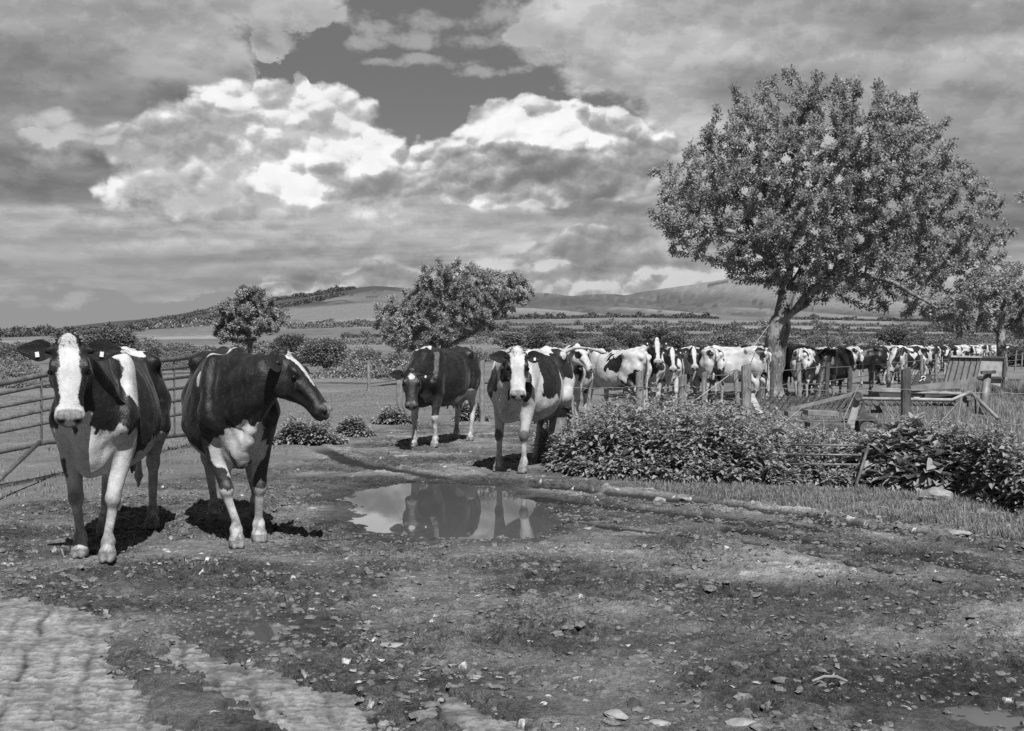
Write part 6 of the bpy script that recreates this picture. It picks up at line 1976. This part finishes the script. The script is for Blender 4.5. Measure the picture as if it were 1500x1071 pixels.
def coat_B(C):
    V, hv = C['V'], C['hv']; x, y, z = V.T; n = vnoise3(V, 7.0, 13) * 0.04 + vnoise3(V, 19.0, 5) * 0.02
    c = np.where(x > 0.2, (0.44 - z) * 0.9 + n * 0.5, (0.70 - z) * 0.9 + n)
    c = np.maximum(c, blobs(V, [(0.80, 0.02, 0.80, 0.14, 0.17, 0.16), (0.62, -0.12, 0.70, 0.2, 0.09, 0.16), (0.55, 0.10, 0.66, 0.12, 0.10, 0.18), (0.60, 0.15, 0.62, 0.05, 0.07, 0.2),
                                (0.45, -0.10, 1.47, 0.06, 0.10, 0.05), (0.36, -0.20, 1.39, 0.07, 0.14, 0.09), (0.28, -0.31, 1.26, 0.06, 0.11, 0.10)]) + n * 0.9)
    hx, hy, hz = hv.T
    bl = np.interp(hx, [-0.05, -0.01, 0.03, 0.12, 0.24, 0.32, 0.34, 0.45, 0.47, 0.56], [-0.05, -0.02, 0.046, 0.036, 0.020, 0.006, -0.06, -0.06, 0.045, 0.03]) - np.abs(hy)
    bl = np.where(hz < -0.035, -0.1, bl) + n * 0.25
    c = np.where(C['head'], bl, c)
    return c, udder_skin(V), 0 * x

def coat_C(C):
    V, hv = C['V'], C['hv']; x, y, z = V.T; n = vnoise3(V, 7.0, 23) * 0.05 + vnoise3(V, 19.0, 5) * 0.02
    c = np.where(x > 0.2, (0.62 - z) * 0.7 + n - 0.6 * sstep(z, 0.46, 0.52) * (y > 0), (0.84 - z) * 0.9 + n)
    c = np.where((x > -.25) & (x < .35) & (z > 0.5), -0.3, c)
    c = np.maximum(c, blobs(V, [(0.50, -0.05, 1.46, 0.14, 0.16, 0.06), (-0.15, 0.28, 0.66, 0.25, 0.2, 0.07), (-0.9, 0.12, 1.0, 0.08, 0.1, 0.25)]) + n * .6)
    hx, hy, hz = hv.T
    bl = 0.045 - np.hypot(hx - 0.09, hy * 1.0) + n * 0.3
    bl = np.where(hz < -0.05, -0.1, bl)
    c = np.where(C['head'], bl, c)
    return c, udder_skin(V), 0 * x

def coat_D(C):
    V, hv = C['V'], C['hv']; x, y, z = V.T; n = vnoise3(V, 7.0, 33) * 0.05 + vnoise3(V, 19.0, 5) * 0.025
    st = vnoise3(V * np.array([1.4, 1.4, 0.7]), 6.5, 44)
    c = 0.09 - 0.0 * z + n
    # black cheeks of the neck, breaking into drips on the shoulders and back
    blk = blobs(V, [(0.80, -0.22, 1.15, 0.22, 0.16, 0.33), (0.70, -0.26, 1.02, 0.2, 0.12, 0.22), (0.84, 0.24, 1.14, 0.20, 0.14, 0.27), (0.1, 0.3, 1.15, 0.32, 0.3, 0.27), (-0.45, 0.2, 1.25, 0.3, 0.2, 0.2)])
    blk = blk + np.clip(st, -1, 1) * 0.11
    c = np.minimum(c, -blk)
    c = np.where((z < 0.80) & (x > 0.3), 0.1, c)
    c = np.where((z < 0.62), 0.1, c)
    c = np.minimum(c, -blobs(V, [(-0.66, 0.20, 0.66, 0.12, 0.1, 0.12), (-0.60, 0.24, 0.86, 0.06, 0.06, 0.12)]))
    hx, hy, hz = hv.T
    bl = np.interp(hx, [-0.05, 0.0, 0.08, 0.15, 0.26, 0.33, 0.38, 0.56], [0.10, 0.09, 0.085, 0.068, 0.070, 0.085, 0.14, 0.16]) - np.abs(hy)
    bl = np.maximum(bl, np.where(hz < -0.03, np.where(hx > 0.26, 0.05, -0.1), -1)) * 1.0
    bl = np.where((hz < -0.03) & (hx <= 0.26), -0.1, bl) + n * 0.3
    c = np.where(C['head'], bl, c)
    dark = 0.0 * x
    for fe, s in zip(C['legs'][:2], (1, -1)):
        dark = np.maximum(dark, 0.85 * sstep(np.linalg.norm((V - np.array([0.60, fe[1] * 0.5 + s * 0.09, 0.44])) / np.array([1, 1, 1.2]), axis=1), 0.075, 0.05))
    return c, udder_skin(V), dark

def put_hero(px, d, theta, pose, coat, label, h, **kw):
    x = (px - 750) / FPX * d
    C = build_cow(pose, h)
    z = ground_z(x, d) * 0 - 0.008
    o = assemble_cow(C, coat, (x, d, z), rad(theta), label, **kw)
    if d < 15: forelock(o, C, np.random.default_rng(int(d * 10)), 0.55 if d < 9 else 0.15)
    return o

# left cow: faces the lens head-on
put_hero(163, 8.50, -82.0, dict(fat=0.90, poll=(1.05, -0.05, 1.52), yaw=rad(12), pitch=rad(-69), bend=0.6, legs=dict(fl=(0.10, -0.06, 0), fr=(-0.10, 0.03, 0), hl=(-0.02, 0.0, 0), hr=(0.30, 0.02, 0))),
         coat_A, 'black dairy cow with broad white blaze facing the camera at far left', 0.011, ear_rot=0)
# second cow: looks to the right
put_hero(750 + FPX * (-2.24) / 9.04, 9.04, -70, dict(fat=0.95, poll=(0.99, 0.27, 1.43), yaw=rad(58), pitch=rad(-47), bend=0.9, legs=dict(fl=(-0.08, 0.0, 0), fr=(0.12, 0.13, 0), hl=(-0.12, 0.14, 0), hr=(0.05, 0.10, 0))),
         coat_B, 'nearly all black cow turning its head to the right, second from left', 0.011, tags=(False, False))
# third cow: head low
put_hero(750 + FPX * (-1.05) / 17.2, 17.2, -114, dict(poll=(1.14, 0.10, 1.13), yaw=rad(27), pitch=rad(-68), bend=0.4, legs=dict(fl=(0.0, 0.0, 0), fr=(0.05, 0, 0), hl=(0.1, 0, 0), hr=(-0.05, 0, 0))),
         coat_C, 'black cow with lowered head and small white star, beyond the puddle', 0.014, tags=(False, True))
# fourth cow: white face
put_hero(750 + FPX * 0.23 / 13.9, 13.9, -114, dict(poll=(1.00, 0.26, 1.42), yaw=rad(26), pitch=rad(-66), bend=0.6, legs=dict(fl=(0.05, 0.0, 0), fr=(0.0, -0.02, 0), hl=(-0.05, 0.05, 0), hr=(0.15, 0, 0)),
         tail=[(-0.90, 0, 1.38), (-0.98, 0.06, 1.42), (-0.98, 0.20, 1.47), (-0.90, 0.42, 1.46), (-0.85, 0.62, 1.42)]),
         coat_D, 'white faced cow with mottled back standing behind the puddle by the gatepost', 0.013, tags=(False, True))

def coat_E2(C):
    c, sk, dk = coat_D(C)
    hx, hy, hz = C['hv'].T
    e = np.minimum(0.062 - np.hypot((hx - 0.17) * 0.8, hz + 0.03), np.abs(hy) - 0.06)
    return np.where(C['head'], -e, c), sk, dk
put_hero(838, 21.5, -100, dict(poll=(1.00, 0.22, 1.47), yaw=rad(62), pitch=rad(-48), bend=.8, legs=dict(fl=(0.1, 0, 0), fr=(-0.05, 0, 0), hl=(0, 0, 0), hr=(0.15, 0, 0))),
         coat_E2, 'cow with white head and black eye patch looking right, just behind the gatepost', 0.015, tags=(False, True))
# herd prototypes
def coat_herd(C):
    V, hv = C['V'], C['hv']; x, y, z = V.T; n = vnoise3(V, 6.0, 53) * 0.06
    c = np.maximum(np.full(len(V), -0.02), (0.66 - z) * 0.5 + n)
    hx, hy, hz = hv.T
    bl = np.interp(hx, [-0.05, 0.0, 0.1, 0.2, 0.34, 0.42, 0.46, 0.55], [0.01, 0.035, 0.05, 0.04, 0.030, 0.04, 0.11, 0.12]) - np.abs(hy)
    bl = np.where(hz < -0.06, np.where(hx > 0.42, 0.05, -0.1), bl) + n * 0.2
    c = np.where(C['head'], bl, c)
    return c, udder_skin(V), 0 * x
walk1 = dict(fl=(0.16, 0, 0), fr=(-0.14, 0, 0), hl=(-0.12, 0, 0), hr=(0.18, 0, 0))
walk2 = dict(fl=(-0.10, 0, 0), fr=(0.10, 0, 0), hl=(0.14, 0, 0), hr=(-0.08, 0, 0))
PROTO = {}
def proto(key, pose, coat=coat_herd, h=0.018, herd=True, **kw):
    C = build_cow(pose, h)
    PROTO[key] = assemble_cow(C, coat, (0, 0, 0), 0, key, herd=herd, **kw)
proto('up', dict(poll=(0.98, 0.05, 1.60), yaw=rad(0), pitch=rad(-66), legs=walk2), h=0.015)
proto('front', dict(poll=(1.06, 0.05, 1.42), yaw=rad(8), pitch=rad(-64), legs=walk1))
proto('side', dict(poll=(1.15, 0.0, 1.36), yaw=rad(-5), pitch=rad(-45), legs=walk1))
proto('low', dict(poll=(1.25, -0.05, 1.08), yaw=rad(-10), pitch=rad(-58), legs=walk2, bend=.2))
proto('graze', dict(poll=(1.12, 0.05, 0.52), yaw=rad(10), pitch=rad(-60), legs=walk2, bend=.1))
def coat_white(C):
    c, sk, dk = coat_herd(C); V = C['V']; x, y, z = V.T; n = vnoise3(V, 5.0, 63) * 0.10
    w = 0.06 + 1.5 * n - 0.22 * sstep(x + 0.4 * n, 0.55, 0.75) - 0.14 * sstep(vnoise3(V + 7, 3.3, 64), 0.42, 0.62)
    return np.where(C['head'], -0.1, w), sk, dk
def coat_black(C):
    c, sk, dk = coat_herd(C); V = C['V']; n = vnoise3(V, 6.0, 73) * 0.05
    w = np.maximum(-0.2, (0.52 - V[:, 2]) * 0.6 + n)
    return np.where(C['head'], np.minimum(c, 0.02 - np.hypot(C['hv'][:, 0] - 0.1, C['hv'][:, 1])), w), sk, dk
proto('whiteside', dict(poll=(1.15, 0.0, 1.30), yaw=rad(-5), pitch=rad(-48), legs=walk2), coat_white, herd=False)
proto('blackside', dict(poll=(1.15, 0.0, 1.36), yaw=rad(-5), pitch=rad(-45), legs=walk1), coat_black, herd=False)
proto('blacklow', dict(poll=(1.25, -0.05, 1.08), yaw=rad(-10), pitch=rad(-58), legs=walk2, bend=.2), coat_black, herd=False)
proto('blackgraze', dict(poll=(1.12, 0.05, 0.52), yaw=rad(10), pitch=rad(-60), legs=walk2, bend=.1), coat_black, herd=False)
def coat_patch(C):
    c, sk, dk = coat_herd(C); V = C['V']; n = vnoise3(V + 3, 2.6, 83) + 0.4 * vnoise3(V, 6.0, 84)
    return np.where(C['head'] | (V[:, 2] < 0.65), c, 0.10 * (n + 0.04)), sk, dk
proto('patchside', dict(poll=(1.10, 0.1, 1.30), yaw=rad(12), pitch=rad(-50), legs=walk2), coat_patch, herd=False)
HERD = [
 ('side', 902, 23.6, 128, 'cow with patchy white back seen from behind, beyond the gatepost'),
 ('up', 948, 25.0, -88, 'cow holding its head highest above the fence, white blaze and black cheeks'),
 ('front', 979, 27.0, -96, 'cow with long white blaze right of the high headed cow'),
 ('front', 1012, 28.5, -98, 'cow peering at the camera, second to the right of the high headed cow'),
 ('patchside', 1034, 28.0, 96, 'cow seen from behind left of the mostly white cow'),
 ('whiteside', 1070, 27.6, 150, 'mostly white cow standing side on left of the split post'),
 ('blacklow', 1112, 33.0, 188, 'black cow with lowered head half hidden by the split post'),
 ('blacklow', 1160, 33.0, -140, 'black cow just right of the apple trunk with its head down'),
 ('patchside', 1184, 29.6, 62, 'patchy cow seen from behind, second right of the apple trunk'),
 ('patchside', 1206, 40.0, 80, 'cow walking away behind the dark grazing cow'),
 ('blackgraze', 1222, 30.0, -128, 'dark cow grazing close to the lane fence'),
 ('patchside', 1238, 41.0, 105, 'cow rump just right of the grazing cow'),
 ('blackside', 1262, 43.0, 172, 'black cow standing side on behind the lane fence right of the rumps'),
 ('front', 1286, 44.0, -92, 'first of the two cows walking side by side toward the camera'),
 ('front', 1301, 44.5, -88, 'second of the two cows walking side by side toward the camera'),
 ('whiteside', 1322, 47.0, 110, 'cow with raised rump behind the long grass of the lane'),
 ('graze', 1331, 43.0, 205, 'grazing cow in the long grass beyond the lane fence'),
 ('side', 1343, 51.0, 165, 'cow side on at the start of the distant crowd'),
]
rngc = np.random.default_rng(4)
looks = ['cow broadside', 'cow facing the camera', 'cow facing away', 'cow with its head down', 'cow turned half away']
for i in range(26):
    px = 1357 + i * 4.9 + rngc.normal() * 1.5
    d = 54 + i * 1.75 + rngc.uniform(-2, 3)
    k = ['side', 'front', 'side', 'low', 'side'][i % 5]
    th = [172, -95, 85, 190, 140][i % 5] + rngc.normal() * 10
    HERD.append((k, px, d, th, f'{looks[i % 5]} in the distant crowd, {ordn[i]} from its near left end'))
used = set()
for (k, px, d, th, lb) in HERD:
    src = PROTO[k]
    o = src if k not in used else copy_tree(src)
    used.add(k)
    x = (px - 750) / FPX * d
    o.location = (x, d, ground_z(x, d) * 0 - 0.01); o.rotation_euler = (0, 0, rad(th))
    s = rngc.uniform(0.96, 1.03); o.scale = (s, s, s)
    tag(o, lb, 'cow', 'herd queueing along the lane')
